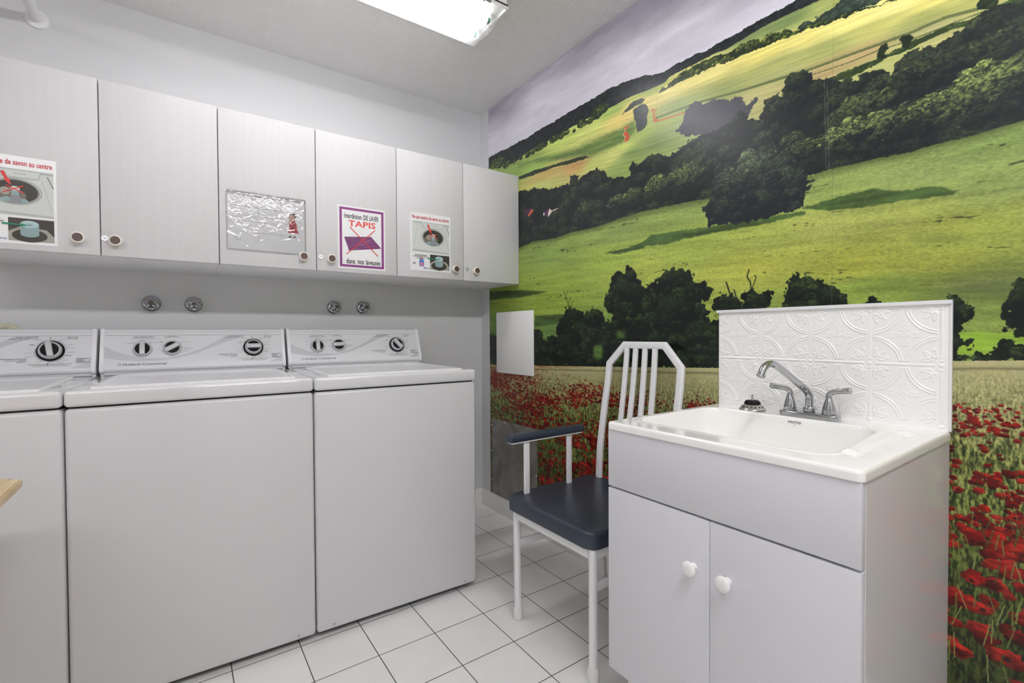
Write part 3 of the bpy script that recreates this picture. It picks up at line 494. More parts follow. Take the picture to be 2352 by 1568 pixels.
    for k in order:
        a_, q_ = ap[k], dep[k]; ia = int((a_-A0)/RES); zc = zw[min(na-1, ia)]-q_
        if zc < Z0: continue
        r = d0+sl0*q_; den = dn[min(nz-1, int((zc-Z0)/RES)), min(na-1, ia)]
        right = min(1, max(0, (a_-600)/700)); start = 8+90*right
        p = min(1, max(0, (q_-start)/50))*(.08+2.3*max(0, den-.38))
        if a_ < 900 or q_ > 330: p *= 1.5
        elif a_ > 1700: p *= 1.35
        if q_ > 600: p *= .6
        if 25 < q_ < 85 and 450 < a_ < 1200: p *= .35
        if rp.rand() > p*.40: continue
        r *= rp.uniform(.5, 1.25)*(.78 if a_ < 1100 or q_ < 420 else .9); w_ = r*1.25
        i0 = max(0, int((a_-w_*1.2-A0)/RES)); i1 = min(na, int((a_+w_*1.2-A0)/RES)+1); j0 = max(0, int((zc-w_-Z0)/RES)); j1 = min(nz, int((zc+w_-Z0)/RES)+1)
        if i1 <= i0 or j1 <= j0: continue
        s2 = (slice(j0, j1), slice(i0, i1)); th = rp.uniform(-.4, .4)
        du = (A[s2]-a_); dv = (Z[s2]-zc); uu = (du*math.cos(th)+dv*math.sin(th))/(r*1.15); vv = (-du*math.sin(th)+dv*math.cos(th))/(r*.8)
        rr = uu*uu+vv*vv+(leafb[s2]-.5)*1.9; k2 = rr < .85
        base = np.array([(146, 24, 19), (120, 15, 14), (166, 38, 27), (98, 12, 13)][rp.randint(4)], np.float32)
        sh = np.clip(.80+.30*vv+1.0*(leafb[s2]-.5)+.12*uu, .35, 1.3)
        c = base*sh[..., None]; t = img[s2]; t[k2] = c[k2]
        if r > 6 and rp.rand() < .4:
            k3 = (uu-.1)**2+(vv+.1)**2 < .06; t[k3] = (40, 10, 14)
    # a few green stems and buds in front
    for k in range(1100):
        q_ = rp.uniform(220, 830); a_ = rp.uniform(A0, A1); zc = zw[min(na-1, int((a_-A0)/RES))]-q_
        if zc < Z0: continue
        L = q_*.085; dx = rp.uniform(-.35, .35)*L; col = [(104, 120, 56), (62, 82, 36), (128, 140, 78)][rp.randint(3)]
        n = int(L/RES)
        for s in range(n):
            i = int((a_+dx*s/n-A0)/RES); j = int((zc+L*s/n-Z0)/RES)
            if 0 <= i < na-1 and 0 <= j < nz: img[j, i:i+(2 if q_ > 400 else 1)] = col
    img = img*(1+.03*(vnoise(2.5, 2.5, 99)-.5))[..., None]
    return np.clip(img, 0, 255)

def mural_image():
    px = paint_mural(MURAL_SHAPES)
    h, w_ = px.shape[:2]; c = px/255.0
    lin = np.where(c <= .04045, c/12.92, ((c+.055)/1.055)**2.4)*MURAL_GAIN
    lin = np.clip(lin, 0, .93); s = np.where(lin <= .0031308, lin*12.92, 1.055*lin**(1/2.4)-.055)
    buf = np.ones((h, w_, 4), np.float32); buf[..., :3] = s
    im = bpy.data.images.new('mural_print', w_, h); im.pixels.foreach_set(buf.ravel()); im.update(); im.pack(); return im
m = mat('printed_wallpaper', (.5, .5, .5), .30, spec=.35); b = m.node_tree.nodes['Principled BSDF']; M['mural'] = m
ti = nd(m, 'ShaderNodeTexImage'); ti.image = mural_image(); ti.extension = 'MIRROR'; ti.interpolation = 'Cubic'
tc = nd(m, 'ShaderNodeUVMap'); ln(m, tc.outputs[0], ti.inputs[0]); ln(m, ti.outputs[0], b.inputs['Base Color'])
n2 = nd(m, 'ShaderNodeTexNoise'); n2.inputs['Scale'].default_value = 350; tco = nd(m, 'ShaderNodeTexCoord'); ln(m, tco.outputs['Object'], n2.inputs['Vector'])
bp = nd(m, 'ShaderNodeBump'); bp.inputs['Distance'].default_value = .0004; bp.inputs['Strength'].default_value = .25; ln(m, n2.outputs['Fac'], bp.inputs['Height']); ln(m, bp.outputs[0], b.inputs['Normal'])
def mural_mesh(b):
    # strips of wallpaper hung side by side, 0.6 mm thick
    xs = -.0012
    ys = [-.0985]+[-.0985-.62*k for k in range(1, 6)]+[RY0+.002]
    uvl = b.loops.layers.uv.new('UVMap')
    for ya, yb in zip(ys[:-1], ys[1:]):
        t = bmesh.new(); bmesh.ops.create_cube(t, size=1)
        x0, x1, y0, y1, z0, z1 = xs, -.0001, yb+.0003, ya-.0003, .1015, ROOM_H-.001
        vm = []
        for v in t.verts: vm.append(b.verts.new(((x0+x1)/2+v.co.x*(x1-x0), (y0+y1)/2+v.co.y*(y1-y0), (z0+z1)/2+v.co.z*(z1-z0))))
        t.verts.index_update()
        for f in t.faces:
            g = b.faces.new([vm[v.index] for v in f.verts])
            for l in g.loops: l[uvl].uv = ((-l.vert.co.y*1000-A0)/(A1-A0), (l.vert.co.z*1000-Z0)/(Z1-Z0))
        t.free()
o = part('wall_mural', mural_mesh, 'mural', None)
tag(o, 'wallpaper mural of green hills, dark trees and a red poppy field covering the right wall', 'mural')

# ---------------------------------------------------------------- ceiling lights
def lamp(loc, label, tube_mat='tube'):
    t = thing('fluorescent_light', label, 'ceiling light', loc)
    L, y0, y1, zb = 1.22, -.122, .122, -.055          # local: x from -L to 0, z from ceiling (0) down
    def housing(b):
        bx(b, -L, 0, y0, y1, zb+.006, -.001, .003)
        bx(b, -L-.004, .004, y0-.004, y0+.004, zb-.004, zb+.006, .001); bx(b, -L-.004, .004, y1-.004, y1+.004, zb-.004, zb+.006, .001)
        bx(b, -.004, .004, y0, y1, zb-.004, zb+.006, .001); bx(b, -L-.004, -L+.004, y0, y1, zb-.004, zb+.006, .001)
        bx(b, -L+.03, -.03, -.028, .028, zb-.016, zb+.004, .004)
    part('housing', housing, 'lamp_white', t)
    part('dark_strip', lambda b: (bx(b, -L, 0, y0-.0045, y0-.001, zb+.006, zb+.012)), 'lamp_dark', t, 'dark gap above the lamp tray edge')  # solid near-black strip drawn for the dark gap line along the tray
    def lens(b):
        prof = [(-.064, zb-.002, 0), (-.050, zb-.034, .008), (-.032, zb-.052, .016), (.094, zb-.055, .024), (.106, zb-.044, .018), (.115, zb-.002, 0)]
        xa, xb = -L+.006, -.006; rows = []
        for x, k in ((xa, 0), (xa+.001, 1), (xb-.001, 1), (xb, 0)):
            rows.append([b.verts.new((x+(i_ if x < -.5 else -i_), y, z)) for y, z, i_ in prof])
        for r1, r2 in zip(rows[:-1], rows[1:]):
            for i in range(len(prof)-1): b.faces.new((r1[i], r1[i+1], r2[i+1], r2[i]))
        for r in (rows[0], rows[-1]): b.faces.new(r)
    part('lens', lens, 'lens', t, 'clear plastic lamp cover')
    for y in (-.045, .061):
        part('tube', lambda b: tube(b, [(-L+.052, y, zb-.024), (-.052, y, zb-.024)], .0128, 20), tube_mat, t)
        for x0, x1 in ((-.052, -.040), (-L+.040, -L+.052)): part('tube_end', lambda b: tube(b, [(x0, y, zb-.024), (x1, y, zb-.024)], .0131, 20), 'tube_cap', t, 'green tube end')
        for x in (-.034, -L+.034): part('lamp_holder', lambda b: bx(b, x-.006, x+.006, y-.010, y+.010, zb-.042, zb+.006, .003), 'lamp_white', t)
    part('clip', lambda b: (bx(b, -.11, -.082, y0-.008, y0-.004, zb-.014, zb+.010, .001), bx(b, -.12, -.112, y0-.009, y0-.004, zb-.02, zb-.008, .001)), 'steel', t)
    return t
lamp((-.4605, -.845, ROOM_H), 'white ceiling fluorescent light with two lit tubes, near the mural wall')
lamp((-.46, -2.78, ROOM_H), 'white ceiling fluorescent light in the rear half of the room, mural side', 'tube_bright')
lamp((-1.95, -2.78, ROOM_H), 'added white ceiling fluorescent light, unseen, in the rear half of the room, left side', 'tube_rl_added')  # added fixture out of view, throws light from the left onto the sink front

# ---------------------------------------------------------------- wall cabinets
ZB, ZT, YF = 1.3495, 1.9529, -.4098
KNOB = [(.0125, 0), (.0105, .004), (.0095, .012), (.0135, .018), (.0178, .021), (.0188, .026), (.0170, .030), (.0140, .031), (.0138, .0296), (.006, .0294)]
def knob_mesh(b, x, z, y):
    lathe(b, KNOB, (x, y, z), (0, -1, 0), 28, mis=[0]*7+[1, 1])
def lock_mesh(b, x, z, y):
    lathe(b, [(.0105, 0), (.0105, .003), (.0095, .0042), (.0072, .0042), (.0068, .003), (.0045, .003)], (x, y, z), (0, -1, 0), 24)
    bx(b, x-.0032, x+.0032, y-.0036, y-.003, z-.0009, z+.0009, mi=1)
def cabinet(x0, xm, x1, label, lock, kz=1.4025):
    t = thing('wall_cabinet', label, 'cabinet', (x0, 0, ZB), group='white wall cabinets over the washers')
    L = lambda x: x-x0
    def body(b):
        e = .0004
        bx(b, e, L(x1)-e, YF+.0195, -.0005, 0, ZT-ZB, .0008, 1)
    part('body', body, 'cabinet_side', t)
    for (a, c, kx, lx) in ((x0, xm, xm-.0555, None), (xm, x1, xm+.0405 if xm < -1.7 else (xm+.057 if xm < -1 else xm+.0655), lock)):
        d = part('door', lambda b: bx(b, L(a)+.0016, L(c)-.0016, YF, YF+.0185, .0015, ZT-ZB-.001, .0012, 2), 'oak', t)
        part('knob', lambda b: knob_mesh(b, L(kx), kz-ZB, YF), ['knob_cream', 'knob_brown'], d, 'cream knob with a brown centre')
        if lx is not None: part('lock', lambda b: lock_mesh(b, L(lx), 1.4105-ZB, YF), ['lock_metal', 'gap'], d, 'small round chrome lock')
cabinet(-2.1235, -1.7764, -1.4297, 'white wall cabinet at the left end, its left door cut by the picture edge', -1.7652)
cabinet(-1.4297, -1.0753, -.7146, 'middle white wall cabinet, carrying the plastic-sleeved notice and the purple-bordered notice', -1.0576)
cabinet(-.7146, -.3568, -.0022, 'white wall cabinet at the right end, against the mural', -.3356)

# ---------------------------------------------------------------- notices on the doors
def sheet(x0, x1, z0, z1, label, cat='notice', lean=0.0, grp=None):
    t = thing('paper_notice', label, cat, (x0, YF-.0004, z0), group=grp)
    W_, H_ = x1-x0, z1-z0
    f = lambda u, v, k=1: (u*W_, -.0010-.00022*k, (1-v)*H_)
    part('sheet', lambda b: bx(b, 0, W_, -.0010, 0, 0, H_, .0003, 1), 'paper', t)
    return t, f, W_, H_
def soap_notice(x0, x1, z0, z1, label):
    t, f, W_, H_ = sheet(x0, x1, z0, z1, label)
    A = H_/W_
    line = lambda col_, *a: part('text_line', lambda b: text(b, f, *a, 0, 3, True), col_, t)
    line('red_ink', 'Ne pas mettre de savon au centre', .05, .045, .955, .125)
    for s, u0, u1, v in (('Seulement', .11, .40, .712), ('assouplisseur', .065, .44, .742), ('liquide', .16, .345, .772)): line('text_black', s, u0, v, u1, v+.026)
    line('text_black', 'ex:', .06, .862, .13, .886); line('blue_ink', 'Merci', .32, .935, .455, .957)
    def pic(b):
        flat(b, f, [(.055, .150), (.965, .150), (.965, .68), (.055, .68)], 0, 1)
        flat(b, f, [(.055, .150), (.965, .150), (.965, .185), (.055, .175)], 1, 2)
        flat(b, f, [(.27, .165), (.83, .165), (.80, .245), (.31, .245)], 0, 3)
        stroke(b, f, [(.27, .165), (.31, .245), (.80, .245), (.83, .165)], .006, 2, 4, A)
        stroke(b, f, [(.17, .18), (.10, .56)], .006, 1, 3, A); stroke(b, f, [(.84, .26), (.95, .60)], .008, 1, 3, A); stroke(b, f, [(.90, .20), (.965, .33)], .012, 4, 3, A)
        flat(b, f, [(.055, .63), (.965, .655), (.965, .68), (.055, .66)], 1, 2)
        text(b, f, 'lllll', .55, .195, .66, .205, 4, 4)
        for k, (rx, ry, mi) in enumerate(((.285, .152, 2), (.275, .146, 0), (.262, .140, 4), (.252, .135, 1), (.245, .130, 3))):
            flat(b, f, ell(.555, .405, rx, ry), mi, 3+k*.6)
        flat(b, f, ell(.50, .45, .17, .08), 4, 7); flat(b, f, ell(.45, .41, .055, .045), 5, 8); flat(b, f, [(.38, .50), (.47, .47), (.53, .50), (.50, .535), (.42, .525)], 6, 8); flat(b, f, [(.58, .49), (.66, .48), (.70, .51), (.62, .54), (.56, .53)], 6, 8)
        flat(b, f, [(.52, .43), (.595, .43), (.63, .535), (.49, .535)], 2, 9); flat(b, f, [(.51, .385), (.60, .385), (.59, .45), (.52, .45)], 6, 10); flat(b, f, ell(.555, .375, .052, .028), 0, 11)
        flat(b, f, [(.40, .195), (.445, .187), (.485, .27), (.50, .265), (.515, .345), (.44, .285), (.455, .278)], 7, 12)
        stroke(b, f, [(.46, .345), (.645, .42)], .014, 7, 13, A); stroke(b, f, [(.645, .338), (.43, .425)], .014, 7, 14, A)
        flat(b, f, [(.475, .705), (.965, .705), (.965, .965), (.475, .965)], 3, 2)
        flat(b, f, [(.475, .86), (.60, .80), (.88, .82), (.965, .90), (.965, .965), (.475, .965)], 5, 3)
        flat(b, f, ell(.70, .90, .19, .075), 3, 4)
        for i in range(5):
            for j in range(4): flat(b, f, ell(.50+i*.022, .74+j*.03, .004, .003, 8), 8, 4)
        flat(b, f, [(.60, .77), (.80, .77), (.80, .885), (.60, .885)], 9, 5); flat(b, f, ell(.70, .885, .10, .032), 9, 6)
        for i in range(9): stroke(b, f, [(.612+i*.022, .81), (.612+i*.022, .90)], .004, 6, 6.5, A)
        flat(b, f, ell(.70, .770, .10, .042), 10, 7); flat(b, f, ell(.70, .775, .034, .015), 6, 8)
        flat(b, f, [(.41, .768), (.61, .775), (.61, .764), (.68, .783), (.61, .800), (.61, .790), (.41, .788)], 11, 9)
        flat(b, f, [(.235, .79), (.30, .79), (.325, .83), (.325, .905), (.30, .925), (.235, .925), (.21, .905), (.21, .83)], 12, 5)
        flat(b, f, ell(.268, .885, .045, .032), 13, 6); flat(b, f, [(.24, .775), (.275, .765), (.285, .79), (.24, .79)], 7, 6)
    part('picture', pic, ['photo_white', 'photo_light', 'photo_grey', 'photo_dark', 'photo_mid', 'photo_steel', 'cap_side', 'bright_red', 'photo_grey', 'cap_side', 'cap_blue', 'arrow_green', 'bottle_blue', 'bottle_pink'], t, 'photo print of a washer tub with a red cross')
soap_notice(-2.0998, -1.8838, 1.3700, 1.6480, 'laundry soap notice on the leftmost cabinet door, cut off by the picture edge')
soap_notice(-.6490, -.4320, 1.3835, 1.6640, 'laundry soap notice with a washer tub photo on the right-hand cabinet, left of its knob')
def rug_notice():
    t, f, W_, H_ = sheet(-.9860, -.7720, 1.3680, 1.6465, 'purple-bordered notice with a crossed-out purple rug on a cabinet door'); A = H_/W_
    def border(b):
        o_ = (.035, .028, .965, .972); i_ = (.085, .066, .915, .934)
        for q in ([(o_[0], o_[1]), (o_[2], o_[1]), (i_[2], i_[1]), (i_[0], i_[1])], [(o_[2], o_[1]), (o_[2], o_[3]), (i_[2], i_[3]), (i_[2], i_[1])], [(o_[2], o_[3]), (o_[0], o_[3]), (i_[0], i_[3]), (i_[2], i_[3])], [(o_[0], o_[3]), (o_[0], o_[1]), (i_[0], i_[1]), (i_[0], i_[3])]): flat(b, f, q, 0, 1)
    part('border', border, 'purple_ink', t, 'purple printed border')
    part('text_line', lambda b: (text(b, f, 'Interdiction', .13, .118, .49, .196, 0, 2, True), text(b, f, 'DE', .53, .118, .625, .196, 0, 2, True), text(b, f, 'LAVER', .66, .118, .855, .196, 0, 2, True)), 'text_black', t)
    part('text_line', lambda b: text(b, f, 'TAPIS', .215, .225, .79, .320, 0, 2, True), 'bright_red', t, 'large red printed word')
    part('text_line', lambda b: (text(b, f, 'dans', .165, .835, .345, .915, 0, 2, True), text(b, f, 'nos', .40, .858, .53, .915, 0, 2, True), text(b, f, 'laveuses', .575, .835, .885, .915, 0, 2, True)), 'text_black', t)
    def rug(b):
        P4 = [(.125, .50), (.69, .455), (.90, .625), (.22, .700)]
        flat(b, f, P4, 0, 2); flat(b, f, [(.20, .695), (.90, .622), (.90, .634), (.22, .712)], 1, 1.5)
        rnd = random.Random(3)
        for k in range(44):
            s, r_ = rnd.random()*.8, rnd.random(); ln_ = .05+.15*rnd.random()
            def q(s, r_): return ((P4[0][0]*(1-s)+P4[1][0]*s)*(1-r_)+(P4[3][0]*(1-s)+P4[2][0]*s)*r_, (P4[0][1]*(1-s)+P4[1][1]*s)*(1-r_)+(P4[3][1]*(1-s)+P4[2][1]*s)*r_)
            stroke(b, f, [q(s, .06+r_*.88), q(min(.97, s+ln_), .06+r_*.88)], .006, 2, 3+k*.02, A)
        stroke(b, f, [(.245, .335), (.835, .765)], .017, 3, 5, A); stroke(b, f, [(.775, .345), (.165, .775)], .017, 3, 6, A)
    part('rug_picture', rug, ['rug_purple', 'rug_purple', 'rug_light', 'bright_red'], t, 'purple rug picture with a red cross')
rug_notice()
def sleeve_notice():
    t, f, W_, H_ = sheet(-1.4010, -1.1220, 1.4135, 1.6240, 'typed notice with a small red-dressed cartoon inside a crumpled clear zip bag'); A = H_/W_
    if True:
        rows = [('Avis', .29, .345, .02, .025, True)]+ [('Pour \u00e9viter les erreurs - Laveuse et au lavage', .09, .69, .185, .022, True), ('Nous vous demandons de veiller \u00e0 ne pas laisser', .09, .60, .30, .018, False), ('ne rester dans les machines, et respecter le temps', .09, .69, .345, .018, False),
                ('de lavage, merci de votre aide', .09, .41, .39, .018, False), ('Le salon du 1er \u00e9tage est \u00e0 votre disposition pour', .09, .59, .455, .018, False), ('patienter.', .09, .20, .50, .018, False),
                ('Le personnel de la r\u00e9sidence se d\u00e9gage de toute responsabilit\u00e9 en cas de bris', .09, .86, .66, .015, False), ('Merci', .09, .13, .77, .014, False), ('La direction', .09, .165, .82, .014, False)]
        for s, u0, u1, v, h, bd in rows: part('text_line', lambda b: text(b, f, s, u0, v, u1, v+h, 0, 1, bd), 'text_black', t)
    def fig(b):
        flat(b, f, [(.80, .47), (.88, .46), (.92, .60), (.765, .60)], 0, 1); flat(b, f, [(.79, .36), (.86, .34), (.90, .48), (.78, .48)], 0, 1.5)
        flat(b, f, ell(.825, .30, .042, .055), 1, 2); flat(b, f, ell(.84, .26, .05, .05), 2, 1.2)
        stroke(b, f, [(.79, .40), (.745, .46)], .010, 1, 2.5, A); stroke(b, f, [(.88, .40), (.905, .50)], .010, 1, 2.5, A)
        for x in (.805, .865): stroke(b, f, [(x, .60), (x, .67)], .010, 1, 1, A); flat(b, f, [(x-.03, .675), (x+.008, .66), (x+.010, .69), (x-.03, .69)], 3, 1.5)
    part('figure_picture', fig, ['dress_red', 'skin', 'hair_dark', 'text_black'], t, 'small cartoon figure in a red dress')
    def film(b):
        nx, nz = 150, 120; rnd = np.random.RandomState(4)
        X = np.linspace(-.006, W_+.006, nx); Zc = np.linspace(-.006, H_+.020, nz); XX, ZZ = np.meshgrid(X, Zc); Y = np.zeros_like(XX)
        for k in range(85):
            cx, cz = rnd.uniform(0, W_), H_*(1-rnd.rand()**1.7*1.0); th = rnd.uniform(-.6, .6)-.2; s1, s2 = rnd.uniform(.012, .05), rnd.uniform(.0018, .005)
            if cz < H_*.35 and rnd.rand() < .75: continue
            dx, dz = XX-cx, ZZ-cz; u = dx*math.cos(th)+dz*math.sin(th); v = -dx*math.sin(th)+dz*math.cos(th)+.012*np.sin(u*rnd.uniform(40, 130))
            Y += rnd.uniform(.0004, .0013)*np.exp(-(u/s1)**2-(v/s2)**2)
        e = np.minimum(np.minimum(XX+.006, W_+.006-XX), np.minimum(ZZ+.006, H_+.020-ZZ)); k = np.clip(e/.008, 0, 1)
        Y = -.0022-(Y+.0008)*k+.0008*(1-k)
        vs = [[b.verts.new((XX[j, i], Y[j, i], ZZ[j, i])) for i in range(nx)] for j in range(nz)]
        for j in range(nz-1):
            for i in range(nx-1):
                g = b.faces.new((vs[j][i], vs[j][i+1], vs[j+1][i+1], vs[j+1][i])); g.smooth = True
    part('plastic_sleeve', film, 'film', t, 'crumpled clear plastic bag', 80)
    part('zip_strip', lambda b: (bx(b, -.006, W_+.006, -.0032, -.001, H_+.007, H_+.0105, .0006), bx(b, -.006, W_+.004, -.003, -.001, H_+.014, H_+.016, .0005)), 'film', t)
sleeve_notice()

# ---------------------------------------------------------------- shut-off valves
def valve(x, z, rot, label):
    t = thing('shutoff_valve', label, 'valve', (x, -.0004, z), group='chrome shut-off valves on the back wall')
    part('escutcheon', lambda b: lathe(b, [(.034, 0), (.034, .002), (.031, .006), (.027, .009), (.020, .010), (.012, .010)], (0, 0, 0), (0, -1, 0), 40), 'chrome', t)
    part('stem', lambda b: lathe(b, [(.0085, .008), (.0085, .030), (.0115, .031), (.0115, .036)], (0, 0, 0), (0, -1, 0), 20), 'chrome_dull', t)
    def star(a, r, h): return 1+.20*math.cos(5*(a+rot)) if r > .013 else 1
    part('handle', lambda b: lathe(b, [(.012, .032), (.0215, .034), (.0250, .040), (.0225, .050), (.0150, .056), (.0105, .058), (.0098, .057)], (0, 0, 0), (0, -1, 0), 60, star=star), 'chrome', t)
    part('screw', lambda b: lathe(b, [(.0088, .0565), (.0085, .0600), (.006, .0607), (.002, .0600)], (0, 0, 0), (0, -1, 0), 20), 'brass', t, 'dull brown screw cap')
valve(-1.6558, 1.2123, .3, 'leftmost of the four chrome wall valves above the washers')
valve(-1.5055, 1.2132, .32, 'second chrome wall valve from the left above the washers')
valve(-.8990, 1.2165, .9, 'third chrome wall valve from the left, above the right-hand washer')
valve(-.7480, 1.2190, 1.0, 'rightmost of the four chrome wall valves above the washers')

# ---------------------------------------------------------------- pipe by the ceiling, drain hose
t = thing('wall_pipe', 'white round pipe reaching out of the back wall near the ceiling at the left', 'pipe', (-1.989, 0, 2.291))
part('pipe', lambda b: tube(b, [(0, -.003, 0), (0, RY0+.004, 0)], .0168, 32), 'pipe', t)
part('flange', lambda b: lathe(b, [(.0365, .0003), (.0365, .004), (.033, .009), (.022, .011), (.0172, .011)], (0, 0, 0), (0, -1, 0), 40), 'pipe', t)
def hose(b):
    pts = smooth_path([(-2.16, -.035, .62), (-2.155, -.035, 1.0), (-2.13, -.035, 1.085), (-2.085, -.035, 1.112), (-2.045, -.035, 1.075), (-2.035, -.035, .98), (-2.03, -.035, .62)], 22)
    tube(b, pts, [.0135+.0016*math.sin(i*1.9) for i in range(len(pts))], 18)
o = part('drain_hose', hose, 'hose', None); tag(o, 'cream ribbed drain hose looping up behind the leftmost washer', 'hose')

# ---------------------------------------------------------------- washers
WYAW = math.radians(-1.7518); WPITCH = .6441
def washer(k, angles, label, dx=0.0):
    ox = -.5387-k*WPITCH*math.cos(WYAW); oy = -.8287-k*WPITCH*math.sin(WYAW)
    t = thing('washing_machine', label, 'washing machine', (ox, oy, 0), WYAW, 'white top-loading washers in a row')
    W_ = .6405
    def body(b):
        bx(b, -W_, 0, 0, .715, .022, .8735, .011, 3, 0)
        bx(b, -W_+.012, -.012, .012, .70, .865, .890, 0, 1, 1); bx(b, -W_+.02, -.02, .03, .68, .008, .03, 0, 1, 1)
    part('body', body, ['enamel', 'gap'], t)
    part('top', lambda b: bx(b, -W_-.0004, .0004, -.0045, .715, .8785, .9250, .011, 4), 'enamel_top', t)
    def lid(b):
        z = .9262
        pts = [(-.590, .020), (-.115+.055, .020)]
        out = [(-.588, .018), (-.055, .018), (-.050, .024), (-.050, .36)]
        for q in range(0, 91, 15): out.append((-.130+.08*math.cos(math.radians(q)), .40+.075*math.sin(math.radians(q))))
        for q in range(90, 181, 15): out.append((-.510+.08*math.cos(math.radians(q)), .40+.075*math.sin(math.radians(q))))
        out += [(-.590, .36), (-.590, .024)]
        def ring(sc_, zz):
            cx, cy = -.32, .24; return [b.verts.new((cx+(x-cx)*(1-sc_/.27), (cy+(y-cy)*(1-sc_/.23))*1.14, zz)) for x, y in out]
        R_ = [ring(0, .9245), ring(0, z+.0035), ring(.003, z+.0055), ring(.012, z+.0055), ring(.02, z+.0030)]
        for a_, c_ in zip(R_[:-1], R_[1:]):
            for i in range(len(out)): g = b.faces.new((a_[i], a_[(i+1) % len(out)], c_[(i+1) % len(out)], c_[i])); g.smooth = True
        b.faces.new(R_[-1]); b.faces.new(R_[0][::-1])
    part('lid', lid, 'lid', t)
    # console: side profile (y, z)
    cy_ = .070; prof = [(.512, .9255), (.509, .935), (.499, .941), (.4965, .948), (.5000, .957), (.5485, 1.0905), (.5535, 1.0985), (.562, 1.1015), (.640, 1.1015), (.646, 1.098), (.648, .9255)]
    prof = [(y+cy_, z) for y, z in prof]
    def slab(b, x0, x1, pr, mi=0):
        r0 = [b.verts.new((x0, y, z)) for y, z in pr]; r1 = [b.verts.new((x1, y, z)) for y, z in pr]
        for i in range(len(pr)): g = b.faces.new((r0[i], r0[(i+1) % len(pr)], r1[(i+1) % len(pr)], r1[i])); g.material_index = mi; g.smooth = True
        g = b.faces.new(r0[::-1]); g.material_index = mi; g = b.faces.new(r1); g.material_index = mi
    cs = -.638+dx; ce = -.002+dx
    con = part('console', lambda b: slab(b, cs+.012, ce-.012, prof), 'panel', t)
    pe = [(.511, .9300), (.4945, .9395), (.4935, .952), (.5455, 1.0925), (.5510, 1.1010), (.562, 1.1045), (.642, 1.1045), (.650, 1.099), (.650, .9300)]
    pe = [(y+cy_, z) for y, z in pe]
    for x0, x1 in ((cs, cs+.0135), (ce-.0135, ce)):
        def endcap(b):
            t_ = bmesh.new(); r0 = [t_.verts.new((x0, y, z)) for y, z in pe]; r1 = [t_.verts.new((x1, y, z)) for y, z in pe]; n = len(pe)
            for i in range(n): t_.faces.new((r0[i], r0[(i+1) % n], r1[(i+1) % n], r1[i]))
            t_.faces.new(r0[::-1]); t_.faces.new(r1); bmesh.ops.bevel(t_, geom=t_.edges[:], offset=.0025, segments=2, affect='EDGES'); add(b, t_, 0)
            bx(b, x0+.002, x1-.002, .583, .70, .924, .935)
        part('end_cap', endcap, 'plastic', con)
    nrm = Vector((0, -.1335, .0485)).normalized(); up = Vector((0, .0485, .1335)).normalized(); px0 = -.6245+dx-.003
    # panel point: s from the panel's left edge, zc = height of the face
    def f(s, z, k_=1): return Vector((px0+s*1.0184, .5000+cy_+(z-.957)*.0485/.1335, z))+nrm*(.0002+.00022*k_)
    fv = lambda s, z, k_=1: f(s, z, k_)
    def tx(b, s, s0, z0, s1, z1, mi=0, bd=True, k_=2): text(b, lambda u, v, q: f(u, -v, q), s, s0, -z1, s1, -z0, mi, k_, bd)
    def prints(b):
        sw = [(.003, 1.034), (.03, 1.018), (.07, 1.000), (.122, .9865), (.19, .985), (.25, .998), (.30, 1.018), (.345, 1.042), (.385, 1.068), (.395, 1.0745), (.462, 1.0745), (.44, 1.068), (.385, 1.045), (.335, 1.022), (.28, .999), (.22, .984), (.16, .9765), (.10, .976), (.05, .982), (.003, .992)]
        top_ = sw[:10]; bot = sw[10:][::-1]
        for i in range(9): flat(b, fv, [top_[i], top_[i+1], bot[i+1], bot[i]], 1, 1)
        flat(b, fv, [(.545, .957), (.60, .957), (.60, .992), (.585, .978), (.565, .966)], 1, 1)
        stroke(b, fv, [(.003, 1.0760), (.600, 1.0760)], .0008, 2, 2); stroke(b, fv, [(.003, 1.0895), (.600, 1.0895)], .0005, 2, 2); stroke(b, fv, [(.003, 1.0760), (.003, 1.0895)], .0006, 2, 2)
        tx(b, 'Huebsch Commercial', .058, .9605, .1905, .9690, 2)
        for a0 in (0, 180):
            pts = ell(.0475, .9645, .005, .0045, 12, 0, a0+20, a0+170); stroke(b, fv, pts, .0014, 0, 2)
        tx(b, 'WASH TEMPERATURE', .088, 1.0695, .146, 1.0718, 0); tx(b, 'TEMP\u00c9RATURE DE LAVAGE', .084, 1.0655, .150, 1.0680, 0); tx(b, 'COLD/COLD - WARM/COLD - HOT/COLD', .076, 1.0625, .158, 1.0640, 2, False)
        tx(b, 'WARM/TI\u00c8DE', .099, 1.0555, .132, 1.0575, 2); tx(b, 'COLD/FROID', .066, 1.0450, .093, 1.0468, 2); tx(b, 'HOT/CHAUD', .136, 1.0465, .166, 1.0483, 2)
        tx(b, 'LOAD SIZE', .194, 1.0715, .219, 1.0735, 0); tx(b, 'NIVEAU DE CHARGE', .183, 1.0675, .231, 1.0697, 0)
        tx(b, 'SMALL', .169, 1.0500, .181, 1.0518, 2); tx(b, 'PETIT', .169, 1.0470, .181, 1.0488, 2); tx(b, 'MINI', .160, 1.0215, .170, 1.0233, 2)
        tx(b, 'MEDIUM / MOYEN', .236, 1.0480, .268, 1.0498, 2); tx(b, 'EXTRA LARGE', .248, 1.0230, .276, 1.0248, 2); tx(b, 'TR\u00c8S GRANDE', .248, 1.0200, .276, 1.0218, 2); tx(b, 'RESET', .246, 1.0130, .262, 1.0148, 2)
        K3 = (.4909, 1.0212)
